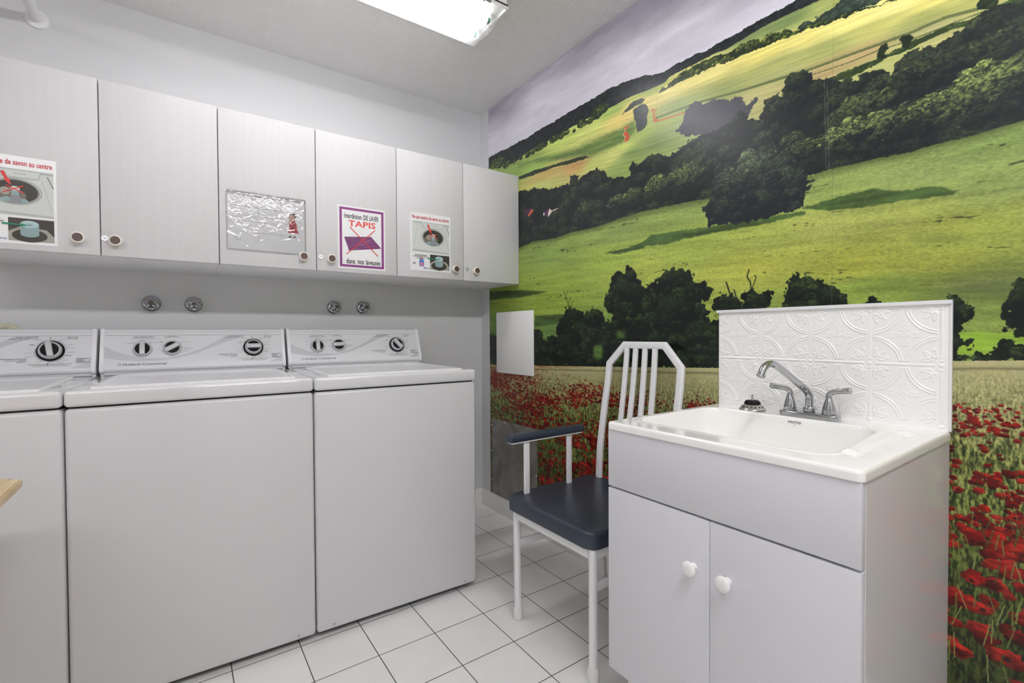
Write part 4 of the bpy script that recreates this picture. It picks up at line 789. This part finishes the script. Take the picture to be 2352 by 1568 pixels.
        tx(b, 'SOAK / PREWASH', .400, 1.0692, .4570, 1.0722); tx(b, 'TREMPAGE / PR\u00c9-LAVAGE', .383, 1.0635, .4570, 1.0665); tx(b, 'REGULAR/', .5330, 1.0692, .5620, 1.0722); tx(b, 'R\u00c9GULIER', .5330, 1.0635, .5620, 1.0670)
        tx(b, 'HANDWASH/ DELICATE', .3640, .9935, .4310, .9968); tx(b, 'LAVAGE \u00c0 LA MAIN', .3770, .9880, .4310, .9915); tx(b, '/D\u00c9LICAT', .4060, .9825, .4310, .9860)
        for s, z, e in (('PERMANENT', .9905, .5990), ('PRESS/', .9858, .5830), ('PRESSE', .9811, .5850), ('PERMANENT', .9764, .5990)): tx(b, s, .5600, z, e, z+.0030)
        tx(b, 'CYCLE SELECTION/S\u00c9LECTION DE CYCLE', .4370, .9730, .5480, .9760); tx(b, 'PULL KNOB TO START - PUSH KNOB TO STOP', .4500, .9693, .5370, .9712, 2); tx(b, 'TIRER POUR D\u00c9MARRER - POUSSER POUR ARR\u00caTER', .4450, .9660, .5430, .9679, 2)
        for a0, a1 in ((8, 84), (105, 150), (165, 245), (262, 340)):
            stroke(b, fv, ell(K3[0], K3[1], .0415, .0395, 14, 0, a0, a1), .0009, 0, 2)
        for q, L in ((62, .016), (28, .02), (14, .02), (-8, .02), (-22, .014), (-50, .016), (-66, .014), (118, .018), (152, .016), (188, .02), (204, .02), (240, .014)):
            a = math.radians(q); x, z = K3[0]+.047*math.cos(a), K3[1]+.045*math.sin(a); s_ = 1 if math.cos(a) > 0 else -1
            stroke(b, fv, [(K3[0]+.0425*math.cos(a), K3[1]+.0405*math.sin(a)), (x, z)], .0006, 2, 2)
            tx(b, 'NORMAL', min(x+s_*.001, x+s_*L), z-.001, max(x+s_*.001, x+s_*L), z+.001, 2, False)
        stroke(b, fv, [(K3[0]-.002, 1.0605), (K3[0]-.004, 1.072)], .0014, 0, 2); stroke(b, fv, [(K3[0]-.004, .981), (K3[0]-.007, .970)], .0014, 0, 2); stroke(b, fv, [(.448, 1.043), (.437, 1.046)], .0012, 0, 2); stroke(b, fv, [(.533, 1.006), (.545, 1.002)], .0012, 0, 2)
        for (cx, cz, angs) in ((.1155, 1.0209, (50, 90, 130)), (.2088, 1.0237, (200, 160, 35, 5, -15, -30))):
            for q in angs:
                a = math.radians(q); stroke(b, fv, [(cx+.0335*math.cos(a), cz+.0335*math.sin(a)), (cx+.0365*math.cos(a), cz+.0365*math.sin(a))], .0012, 0, 2)
    part('printing', prints, ['ink', 'panel_dark', 'ink_grey'], con, 'black and grey printed legends')
    def dial(s, z, big, ang):
        def fn(b):
            o_ = f(s, z, 0); ax = nrm; U = Vector((1, 0, 0)); V_ = up; sc_ = 1.0
            if big:
                lathe(b, [(.0385, 0), (.0385, .004), (.0345, .006), (.0345, .007)], o_, ax, 48, mi=1)
                lathe(b, [(.0325, .006), (.0325, .012), (.0295, .020), (.0275, .021), (.0262, .0185)], o_, ax, 48, mi=0); R_, h0 = .0262, .0185
            else:
                lathe(b, [(.0310, 0), (.0310, .006), (.0285, .014), (.0262, .0155), (.0248, .013)], o_, ax, 48, mi=0); R_, h0 = .0248, .013
            lathe(b, [(R_-.0012, h0-.001), (R_-.0012, h0+.0003)], o_, ax, 40, mi=1)
            a = math.radians(ang); du = U*math.cos(a)+V_*math.sin(a); dv = -U*math.sin(a)+V_*math.cos(a)
            Mx = Matrix((( du.x, dv.x, ax.x, o_.x), (du.y, dv.y, ax.y, o_.y), (du.z, dv.z, ax.z, o_.z), (0, 0, 0, 1)))
            bx(b, -R_-.0025, R_+.0025, -.0088, .0088, h0-.004, h0+.0135, .0042, 3, 0, Mx)
        return fn
    for (s, z, big), ang in zip(((.1155, 1.0209, 0), (.2088, 1.0237, 0), (.4909, 1.0212, 1)), angles):
        part('dial', dial(s, z, big, ang), ['knob_grey', 'black'], con, 'grey control dial')
    for x in (-.057, -W_+.057):
        part('screw', lambda b: lathe(b, [(.0048, 0), (.0045, .0016), (.003, .002)], (x, .0004, .0385), (0, -1, 0), 16), 'steel', t)
    for x in (-W_+.05, -.05):
        for y in (.06, .64): part('foot', lambda b: lathe(b, [(.016, .0002), (.018, .010), (.012, .012), (.012, .024)], (x, y, 0), (0, 0, 1), 16), 'black', t)
washer(0, (90, 2, -52), 'white washer at the right end of the row, nearest the chair', -.003)
washer(1, (90, 32, 0), 'white washer in the middle of the row, under the two left wall valves', -.005)
washer(2, (90, 0, 100), 'white washer at the left end of the row, cut by the picture edge', -.006)

# ---------------------------------------------------------------- panels on the mural wall
t = thing('wall_panel', 'blank white square cover plate on the mural right of the cabinets', 'cover plate', (0, -.3625, 1.0225))
part('plate', lambda b: bx(b, -.0085, -.0014, -.1790, .1785, -.1780, .1780, .0015, 2), 'lamp_white', t)
t = thing('access_panel', 'grey sheet metal panel screwed to the mural wall by the corner, behind the armchair', 'metal panel', (0, -.3400, .331))
part('plate', lambda b: bx(b, -.0030, -.0014, -.2240, .2220, -.2290, .2300, .0006, 1), 'tin', t)
for y, z in ((.2195, .185), (.2195, .030), (.2195, -.145), (.085, .220), (-.215, .215), (-.218, -.02)):
    part('screw', lambda b: lathe(b, [(.0042, .0), (.0040, .0016), (.0022, .0022)], (-.0028, y, z), (-1, 0, 0), 14), 'knob_white', t, 'small white screw head')
# ---------------------------------------------------------------- sink cabinet, sink, backsplash
RV = math.radians(.4266); VX, VY = -.0045, -1.6115; VD, VW = .5683, .6084; ZC, ZU = .8262, .8056
t = thing('sink_cabinet', 'white laminate two-door cabinet carrying the laundry sink', 'cabinet', (VX, VY, 0), RV)
def carc(b):
    bx(b, -VD+.019, -.0005, -VW+.0005, -VW+.0165, .126, ZU-.0005, .0006, 1); bx(b, -VD+.019, -.0005, -.0165, -.0005, .126, ZU-.0005, .0006, 1)
    bx(b, -VD+.019, -.0005, -VW+.0165, -.0165, .126, .142); bx(b, -.008, -.0005, -VW+.0165, -.0165, .142, ZU-.02)
    bx(b, -VD+.019, -VD+.035, -VW+.0165, -.0165, .60, ZU-.0005)
part('body', carc, 'side_gloss', t)
part('plinth', lambda b: (bx(b, -.500, -.484, -VW+.02, -.012, .0003, .126, .0006, 1), bx(b, -.484, -.02, -.028, -.012, .0003, .126), bx(b, -.484, -.02, -VW+.012, -VW+.028, .0003, .126)), 'cabinet_side', t)
part('front_panel', lambda b: bx(b, -VD, -VD+.018, -VW+.001, -.001, .6455, ZU-.0012, .0008, 2), 'white', t)
KN = [(.009, 0), (.0075, .003), (.0068, .010), (.009, .014), (.0155, .0165), (.0178, .0205), (.0172, .0245), (.0135, .0275), (.007, .0288)]
for a, c, kp in ((-.3115, -.001, -.2715), (-VW+.001, -.3130, -.3560)):
    d = part('door', lambda b: bx(b, -VD, -VD+.018, a, c, .1262, .6398, .0008, 2), 'white', t)
    part('knob', lambda b: lathe(b, KN, (-VD, kp, .5205), (-1, 0, 0), 36), 'knob_white', d, 'small round white knob')

t = thing('laundry_sink', 'glossy white moulded laundry sink with a deep basin on the cabinet', 'sink', (VX, VY, ZU), RV)
SX0, SX1, SY0, SY1 = -VD-.0035, -.0048, -VW-.0025, .0025
def sst(a, b_, x): u = np.clip((x-a)/(b_-a), 0, 1); return u*u*(3-2*u)
def basin_h(X, Y):
    """height of the sink's upper surface; X toward the wall, Y along it"""
    slant = np.clip((-.10-X)/.36, 0, 1)*.050
    cx, hx = -.300, .196; ya = -.030; yb = -.497-slant*.6
    cy = (ya+yb)/2; hy = (ya-yb)/2; r = .055
    dx = np.abs(X-cx)-(hx-r); dy = np.abs(Y-cy)-(hy-r)
    d = np.where((dx > 0) & (dy > 0), np.hypot(np.maximum(dx, 0), np.maximum(dy, 0)), np.maximum(dx, dy))-r      # <0 inside
    h = np.zeros_like(X)
    h += .0014*np.exp(-((d-.008)/.008)**2)                                  # raised bead round the basin
    t_ = np.clip(-(d-.003)/.060, 0, 1); h -= .235*(1-(1-t_)**2.4)*sst(0, .34, t_)*(d < .003)
    h -= .0045*sst(.010, .020, d)*sst(.06, .045, d)*(Y > -.50)*0
    # soap shelf and ribs on the near side
    sy = np.exp(-((Y+.556)/.016)**2); sxx = sst(-.475, -.435, X)*sst(-.085, -.125, X)
    h -= .0060*sy*sxx*sst(.004, .016, d)
    h += .0040*np.exp(-((X+.415)/.020)**2-((Y+.540)/.014)**2)+.0030*np.exp(-((X+.095)/.016)**2-((Y+.545)/.010)**2)
    return h
def sink(b):
    nx, ny = 230, 250; R = .0075
    xs = np.concatenate([SX0+R*(1-np.cos(np.linspace(0, math.pi/2, 5)))[:-1], np.linspace(SX0+R, SX1, nx)])
    ys = np.concatenate([SY0+R*(1-np.cos(np.linspace(0, math.pi/2, 5)))[:-1], np.linspace(SY0+R, SY1-R, ny), SY1-R+R*np.sin(np.linspace(0, math.pi/2, 5))[1:]])
    X, Y = np.meshgrid(xs, ys); RC = .013
    a_ = SX0+RC-X; b_ = np.maximum(SY0+RC-Y, Y-(SY1-RC)); cn = (a_ > 0) & (b_ > 0); m_ = np.maximum(a_, b_); k_ = np.where(cn, m_/np.maximum(np.hypot(a_, b_), 1e-9), 1)
    sg = np.where(Y < (SY0+SY1)/2, 1, -1); X2 = np.where(cn, SX0+RC-a_*k_, X); Y2 = np.where(cn, np.where(sg > 0, SY0+RC-b_*k_, SY1-RC+b_*k_), Y)
    ex = np.where(cn, RC-m_, X-SX0); ey = np.where(cn, 1.0, np.minimum(Y-SY0, SY1-Y)); X, Y = X2, Y2; H = basin_h(X, Y)
    qx = np.clip(1-ex/R, 0, 1); qy = np.clip(1-ey/R, 0, 1); q = np.clip(np.hypot(qx, qy), 0, 1)
    H = H-R*(1-np.sqrt(1-q*q)); top_ = ZC-ZU
    V_ = [[b.verts.new((X[j, i], Y[j, i], top_+H[j, i])) for i in range(len(xs))] for j in range(len(ys))]
    for j in range(len(ys)-1):
        for i in range(len(xs)-1): g = b.faces.new((V_[j][i], V_[j][i+1], V_[j+1][i+1], V_[j+1][i])); g.smooth = True
    rim = [V_[0][i] for i in range(len(xs))]+[V_[j][-1] for j in range(1, len(ys))]+[V_[-1][i] for i in range(len(xs)-2, -1, -1)]+[V_[j][0] for j in range(len(ys)-2, 0, -1)]
    low = [b.verts.new((v.co.x, v.co.y, 0)) for v in rim]; n = len(rim)
    inn = [b.verts.new((v.co.x+(.012 if v.co.x < -.3 else -.012), v.co.y+(.012 if v.co.y < -.3 else -.012), 0)) for v in rim]
    for i in range(n):
        g = b.faces.new((rim[i], low[i], low[(i+1) % n], rim[(i+1) % n])); g.smooth = True
        g = b.faces.new((low[i], inn[i], inn[(i+1) % n], low[(i+1) % n]))
part('basin', sink, 'gelcoat', t, angle=60)
def logo(b):
    def wallpt(u, z):
        lo, hi = -.16, -.098
        for _ in range(30):
            mid = (lo+hi)/2
            if float(basin_h(np.array([mid]), np.array([u]))[0])+ZC-ZU > z: hi = mid
            else: lo = mid
        return lo
    def f(u, v, k): x = wallpt(u, v); return (x-.0010, u, v+.0004)
    def fn(u, v, k): return f(-.2765-u*.0345, .0112-(v)*.0062, k)
    text(b, fn, 'FACTO', 0, 0, 1, 1, 0, 1, True)
    for i in range(3): stroke(b, fn, [(.45, 1.5+i*.32), (.60, 1.5+i*.32)], .06, 1, 1)
part('logo', logo, ['ink', 'ink_grey'], t, 'small black lettering')

t = thing('backsplash', 'white embossed backsplash panel standing behind the sink taps', 'backsplash', (0, 0, 0))
BX = -.0065
def emboss(Y, Zz):
    H = np.zeros_like(Y)
    def rdg(d, w_): return np.clip(1-(d/w_)**2, 0, 1)
    PY, PZ = .1503, .1540
    for i in range(4):
        for j in range(2):
            cy, cz = -1.6785-PY*i, 1.0655-PZ*j; p = Y-cy; q = Zz-cz; box = (np.abs(p) <= PY/2) & (np.abs(q) <= PZ/2)
            ap, aq = np.abs(p), np.abs(q); g = np.zeros_like(Y)
            dc = np.hypot(PY/2-ap, PZ/2-aq)
            g = np.maximum(g, rdg(dc-.0728, .0021)*(aq < .067)*(ap < .067)); g = np.maximum(g, rdg(dc-.0662, .0019)*(aq < .066)*(ap < .066))
            g = np.maximum(g, rdg(aq-.0675, .0017)*(ap < .0105)); g = np.maximum(g, rdg(ap-.0675, .0017)*(aq < .0105)*.6)
            r = np.hypot(p, q); g = np.maximum(g, rdg(r-.0045, .0020)); g = np.maximum(g, rdg(r, .0018)*.8)
            for (ey, ez, th) in ((.019, 0, 0), (-.019, 0, 0), (0, .019, 1), (0, -.019, 1)):
                a_, b_ = ((p-ey), (q-ez)) if th == 0 else ((q-ez), (p-ey))
                e = np.hypot(a_/.0105, b_/.0062); g = np.maximum(g, rdg((e-.85)*.006, .0014)*.6); g = np.maximum(g, rdg(e*.0055, .0030)*.45)
                s_ = 1 if (ey+ez) > 0 else -1
                for w2 in (-1, 1):
                    e2 = np.hypot((a_-s_*.007)/.006, (b_-w2*.0045)/.0030); g = np.maximum(g, rdg(e2*.003, .0028)*.6)
            # three-lobed leaf in each corner, pointing at the middle
            u = (PY/2-ap)-.0115; v = (PZ/2-aq)-.0115
            for th, r0_, L, Wd in ((6, .0190, .0115, .0046), (45, .0220, .0105, .0042), (84, .0190, .0115, .0046)):
                t_ = math.radians(th); a_ = u*math.cos(t_)+v*math.sin(t_)-r0_; b_ = -u*math.sin(t_)+v*math.cos(t_)
                e = np.hypot(a_/L, b_/(Wd*np.clip(1-.35*a_/L, .4, 1.4))); g = np.maximum(g, rdg((e-.9)*.0040, .0013)*.95); g = np.maximum(g, rdg(e, .45)*.6)
            g = np.maximum(g, rdg(u-v, .0016)*(u > -.002)*(u < .012)*.7)
            H = np.where(box, np.maximum(H, g), H)
            H = np.maximum(H, rdg(np.abs(q)-PZ/2, .0030)*(ap < PY/2-.0135)*(j == 0)*(q < 0)*1.15)
            H = np.maximum(H, rdg(np.abs(q)-PZ/2, .0030)*(ap < PY/2-.0135)*(j == 0)*(q > 0)*.9)
    for i in range(5):
        yy = -1.6785+PY/2-PY*i
        for zz in (1.0655+PZ/2, 1.0655-PZ/2, 1.0655-1.5*PZ):
            H = np.maximum(H, rdg(np.hypot(Y-yy, Zz-zz), .0052)*1.3)
            for s_ in (-1, 1): H = np.maximum(H, rdg(np.hypot(Y-yy, Zz-zz-s_*.0125), .0036)*1.1)
        k = 1.0 if i == 4 else .28
        for j in range(2): H = np.maximum(H, rdg(Y-yy, .0036)*(np.abs(Zz-(1.0655-PZ*j)) < PZ/2-.0165)*k)
    return H*.0023
def back(b):
    y0, y1, z0, z1 = -2.2190, -1.6090, .8255, 1.1500; ny, nz = 520, 280
    ys = np.linspace(y1, y0, ny); zs = np.linspace(z0, z1, nz); Y, Zz = np.meshgrid(ys, zs); H = emboss(Y, Zz)
    # soften the relief
    for _ in range(1):
        P_ = np.pad(H, 1, mode='edge'); H = (P_[1:-1, 1:-1]*2+P_[:-2, 1:-1]+P_[2:, 1:-1]+P_[1:-1, :-2]+P_[1:-1, 2:])/6
    V_ = [[b.verts.new((BX-H[j, i], ys[i], zs[j])) for i in range(ny)] for j in range(nz)]
    for j in range(nz-1):
        for i in range(ny-1): g = b.faces.new((V_[j][i], V_[j+1][i], V_[j+1][i+1], V_[j][i+1])); g.smooth = True
    rim = [V_[0][i] for i in range(ny)]+[V_[j][-1] for j in range(1, nz)]+[V_[-1][i] for i in range(ny-2, -1, -1)]+[V_[j][0] for j in range(nz-2, 0, -1)]
    lo = [b.verts.new((-.0016, v.co.y, v.co.z)) for v in rim]; n = len(rim)
    for i in range(n): b.faces.new((rim[i], rim[(i+1) % n], lo[(i+1) % n], lo[i]))
o = part('panel', back, 'emboss', t, angle=60)
part('edge_trim', lambda b: (bx(b, -.0145, -.0016, -2.2245, -1.6040, 1.1490, 1.1525, .0006, 1), bx(b, -.0145, -.0120, -2.2245, -1.6040, 1.1425, 1.1500, .0006, 1)), 'plastic', t)
part('side_trim', lambda b: bx(b, -.0105, -.0016, -2.2245, -2.2195, .8265, 1.1490, .0006, 1), 'plastic', t)

# ---------------------------------------------------------------- tap and strainer
FZ = ZC+.0004
t = thing('faucet', 'chrome two-handle tap with an angled swan spout on the sink deck', 'faucet', (-.062, -1.925, FZ))
def base(b):
    o_ = []
    for k in range(64):
        a = 2*math.pi*k/64; ex_ = 4.0
        cx = abs(math.cos(a))**(2/ex_)*.0245*math.copysign(1, math.cos(a)); cy = abs(math.sin(a))**(2/ex_)*.0785*math.copysign(1, math.sin(a))
        cx *= 1-.16*math.exp(-(cy/.028)**2)*0
        o_.append((cx, cy))
    R_ = [[b.verts.new((x*s, y*(1-(1-s)*.32), z)) for x, y in o_] for s, z in ((.98, 0), (1, .002), (1, .0105), (.97, .0135), (.88, .0150), (.5, .0156))]
    for a_, c_ in zip(R_[:-1], R_[1:]):
        for i in range(64): g = b.faces.new((a_[i], a_[(i+1) % 64], c_[(i+1) % 64], c_[i])); g.smooth = True
    b.faces.new(R_[0][::-1]); b.faces.new(R_[-1])
part('base', base, 'chrome', t, angle=50)
def spout(b):
    lathe(b, [(.0120, .0150), (.0150, .017), (.0155, .020), (.0155, .028), (.0135, .031), (.0105, .033)], (0, 0, 0), (0, 0, 1), 36)
    d = Vector((-.975, .215, 0)).normalized(); P_ = [(0, .028), (0, .050), (.0005, .062), (.010, .076), (.030, .090), (.085, .1245), (.130, .1515), (.148, .1590), (.165, .1600), (.180, .1540), (.190, .1430), (.1955, .131)]
    pts = smooth_path([d*a+Vector((0, 0, z)) for a, z in P_], 6); tube(b, pts, [.0106 if i < 22 else .0096 for i in range(len(pts))], 28)
    e = pts[-1]; dr = (pts[-1]-pts[-2]).normalized()
    lathe(b, [(.0095, -.002), (.0112, 0), (.0116, .003), (.0112, .006), (.0095, .0065)], e, dr, 28)
part('spout', spout, 'chrome', t, angle=50)
for sgn, tip, z0 in ((1, Vector((-.049, .085, .089)), .05), (-1, Vector((-.008, -.106, .088)), -.05)):
    def handle(b):
        y = .052*sgn
        lathe(b, [(.0165, .0145), (.0185, .0165), (.0185, .0195), (.0165, .0210), (.0172, .0225), (.0172, .027), (.0150, .037), (.0120, .048), (.0095, .057), (.0078, .062)], (-.002, y, 0), (0, 0, 1), 36)
        a = Vector((-.002, y, .055)); m_ = Vector((-.002, y, .070)); q = (tip-m_); p1 = m_+q*.18+Vector((0, 0, .006)); p2 = m_+q*.5+Vector((0, 0, .0045))
        pts = smooth_path([a, m_, p1, p2, tip], 6); tube(b, pts, [.0084, .0084, .0083, .0082, .0080, .0078]+[.0078]*(len(pts)-9)+[.0084, .0090, .0092], 24)
    part('handle', handle, 'chrome', t, angle=50)
t = thing('sink_strainer', 'steel basket strainer with a black rubber stopper on the sink deck left of the tap', 'strainer', (-.0590, -1.7560, FZ))
t.scale = (1.13, 1.13, 1.13)
def strain(b):
    lathe(b, [(.0330, 0), (.0345, .002), (.0335, .004), (.0300, .0065), (.0240, .0145), (.0215, .0160), (.012, .0162)], (0, 0, 0), (0, 0, 1), 48)
part('basket', strain, 'steel', t)
def holes(b):
    for k in range(16):
        a = 2*math.pi*k/16; o_ = Vector((math.cos(a)*.0276, math.sin(a)*.0276, .0099)); n_ = Vector((math.cos(a)*.8, math.sin(a)*.8, .6))
        lathe(b, [(.0019, -.0004), (.0019, .0006)], o_, n_, 10)
part('holes', holes, 'gap', t, 'dark drain holes')
part('stopper', lambda b: lathe(b, [(.0205, .0158), (.0212, .0175), (.0205, .0215), (.0165, .0262), (.0060, .0268)], (0, 0, 0), (0, 0, 1), 40), 'black', t, 'black rubber stopper')
part('stem', lambda b: lathe(b, [(.0034, .0265), (.0034, .037), (.0022, .0385), (.0030, .0400), (.0030, .0430), (.0020, .0440)], (0, 0, 0), (0, 0, 1), 16), 'steel', t)

# ---------------------------------------------------------------- armchair
CY = -1.310
t = thing('armchair', 'white metal chair with navy vinyl seat, slatted back and a single armrest', 'chair', (-.33, CY, 0))
def Lc(x, y, z): return (x+.33, y-CY, z)
XB = [(1.03, -.046), (.95, -.054), (.87, -.064), (.79, -.079), (.69, -.095), (.60, -.107), (.48, -.113), (.30, -.104), (.02, -.085)]
def xb(z): return float(np.interp(z, [a for a, _ in XB][::-1], [b_ for _, b_ in XB][::-1]))
def seat(b):
    t_ = bmesh.new(); bmesh.ops.create_cube(t_, size=1); x0, x1, y0, y1, z0, z1 = -.556, -.094, -1.532, -1.070, .4125, .4655
    for v in t_.verts: v.co = Vector(((x0+x1)/2+v.co.x*(x1-x0), (y0+y1)/2+v.co.y*(y1-y0), (z0+z1)/2+v.co.z*(z1-z0)))
    vert = [e for e in t_.edges if abs(e.verts[0].co.z-e.verts[1].co.z) > .01]
    bmesh.ops.bevel(t_, geom=vert, offset=.042, segments=6, affect='EDGES', profile=.5)
    bmesh.ops.bevel(t_, geom=[e for e in t_.edges if min(v.co.z for v in e.verts) > z1-.001], offset=.013, segments=4, affect='EDGES', profile=.5)
    bmesh.ops.bevel(t_, geom=[e for e in t_.edges if max(v.co.z for v in e.verts) < z0+.001], offset=.004, segments=2, affect='EDGES', profile=.5)
    topf = [f_ for f_ in t_.faces if min(v.co.z for v in f_.verts) > z1-.0005]
    bmesh.ops.triangulate(t_, faces=topf); topf = [f_ for f_ in t_.faces if min(v.co.z for v in f_.verts) > z1-.0005]
    r_ = bmesh.ops.poke(t_, faces=topf[:0])
    for v in t_.verts: v.co = Vector(Lc(*v.co))
    add(b, t_, 0)
    # welt seam a little below the top edge
    P_ = []
    for cx, cy, a0 in ((x1-.042, y1-.042, 0), (x0+.042, y1-.042, 90), (x0+.042, y0+.042, 180), (x1-.042, y0+.042, 270)):
        for k in range(0, 91, 15): a = math.radians(a0+k); P_.append(Lc(cx+.0405*math.cos(a), cy+.0405*math.sin(a), .4590))
    P_.append(P_[0]); tube(b, P_, .0016, 8, 0, False)
part('seat', seat, 'leather', t)
def frame_back(b):
    prof = []
    zs = [.02, .15, .30, .42, .48, .54, .60, .66, .72, .79, .87, .945]
    def wy(z): return np.interp(z, [0, .48, .945], [.182, .180, .173])
    pts = [(-1, z) for z in zs]
    P_ = [Lc(xb(z), CY+wy(z), z) for z in zs]+[Lc(xb(1.0255), CY+.094, 1.0255), Lc(xb(1.0255), CY-.102, 1.0255)]+[Lc(xb(z), CY-wy(z)-.006, z) for z in zs[::-1]]
    bar(b, P_, .029, .019, (1, 0, 0), r=.32)
    bar(b, [Lc(xb(.44), CY+.17, .432), Lc(xb(.44), CY-.178, .432)], .024, .014, (1, 0, 0))
part('back_frame', frame_back, 'chair_paint', t)
for y in (-1.2285, -1.2742, -1.3230, -1.3715):
    part('slat', lambda b: bar(b, [Lc(xb(z)-.001, y+(.90-z)*(-.02 if y < -1.30 else .0)-(.0025 if z < .8 else 0), z) for z in (.440, .52, .60, .69, .79, .87, .95, 1.013)], .0225, .013, (1, 0, 0)), 'chair_paint', t)
for y, s_ in ((-1.1145, 1), (-1.5105, -1)):
    l = part('leg', lambda b: bar(b, [Lc(-.5285, y, .020), Lc(-.5290, y+(.007 if s_ > 0 else 0), .4112)], .0245, .0235, (1, 0, 0), r=.35), 'chair_paint', t)
    part('tip', lambda b: lathe(b, [(.0155, .0003), (.0180, .003), (.0185, .030), (.0165, .040), (.0140, .044)], Lc(-.5285, y, 0), (0, 0, 1), 24), 'rubber_white', l, 'white rubber foot')
    part('tip', lambda b: lathe(b, [(.0155, .0003), (.0180, .003), (.0185, .028), (.0165, .036)], Lc(xb(.02), CY+(.182 if s_ > 0 else -.188), 0), (0, 0, 1), 24), 'rubber_white', l, 'white rubber foot')
    part('stretcher', lambda b: bar(b, [Lc(-.520, y, .288), Lc(xb(.29)-.004, CY+(.181 if s_ > 0 else -.187), .288)], .027, .012, (0, 1, 0)), 'chair_paint', t)
def rails(b):
    bar(b, [Lc(-.5290, -1.1265, .3945), Lc(-.5290, -1.4985, .3945)], .0335, .0235, (1, 0, 0))
    for y in (-1.1145, -1.5105): bar(b, [Lc(-.5175, y, .3945), Lc(-.1185, y, .3945)], .0335, .018, (0, 1, 0))
    bx(b, *[v for v in (-.50+.33, -.12+.33)], -1.48-CY, -1.14-CY, .4085, .4120)
part('seat_frame', rails, 'chair_paint', t)
def armpad(b):
    t_ = bmesh.new(); bmesh.ops.create_cube(t_, size=1); x0, x1, y0, y1, z0, z1 = -.572, -.196, -1.134, -1.092, .6690, .6985
    for v in t_.verts: v.co = Vector(((x0+x1)/2+v.co.x*(x1-x0), (y0+y1)/2+v.co.y*(y1-y0), (z0+z1)/2+v.co.z*(z1-z0)))
    bmesh.ops.bevel(t_, geom=t_.edges[:], offset=.010, segments=4, affect='EDGES', profile=.5)
    for v in t_.verts: v.co = Vector(Lc(*v.co))
    add(b, t_, 0)
a = part('armrest', armpad, 'leather', t, 'navy padded armrest')
part('arm_plate', lambda b: bx(b, -.562+.33, -.206+.33, -1.128-CY, -1.098-CY, .6645, .6695, .0015, 1), 'chair_paint', a)
for x in (-.484, -.268): part('arm_post', lambda b: bar(b, [Lc(x, -1.113, .385), Lc(x, -1.113, .667)], .0235, .011, (0, 1, 0)), 'chair_paint', t)

# ---------------------------------------------------------------- pine table, only its corner in view
t = thing('pine_table', 'light pine tabletop corner poking in at the left picture edge', 'table', (-2.25, -1.60, 0))
def ttop(b):
    t_ = bmesh.new(); bmesh.ops.create_cube(t_, size=1); x0, x1, y0, y1, z0, z1 = -.39, .3900, -.60, .600, .7290, .7500
    for v in t_.verts: v.co = Vector(((x0+x1)/2+v.co.x*(x1-x0), (y0+y1)/2+v.co.y*(y1-y0), (z0+z1)/2+v.co.z*(z1-z0)))
    bmesh.ops.bevel(t_, geom=[e for e in t_.edges if abs(e.verts[0].co.z-e.verts[1].co.z) > .01], offset=.022, segments=6, affect='EDGES')
    bmesh.ops.bevel(t_, geom=[e for e in t_.edges if abs(e.verts[0].co.z-e.verts[1].co.z) < .001], offset=.003, segments=2, affect='EDGES')
    add(b, t_, 0)
part('tabletop', ttop, 'pine', t)
for x in (-.30, .21):
    for y in (-.50, .44): part('leg', lambda b: bx(b, x-.022, x+.022, y-.022, y+.022, .0003, .7288, .003), 'pine', t)
part('apron', lambda b: (bx(b, -.30, .21, .43, .45, .67, .7288), bx(b, -.30, .21, -.51, -.49, .67, .7288), bx(b, .20, .22, -.48, .42, .67, .7288), bx(b, -.31, -.29, -.48, .42, .67, .7288)), 'pine', t)
bpy.context.view_layer.update()
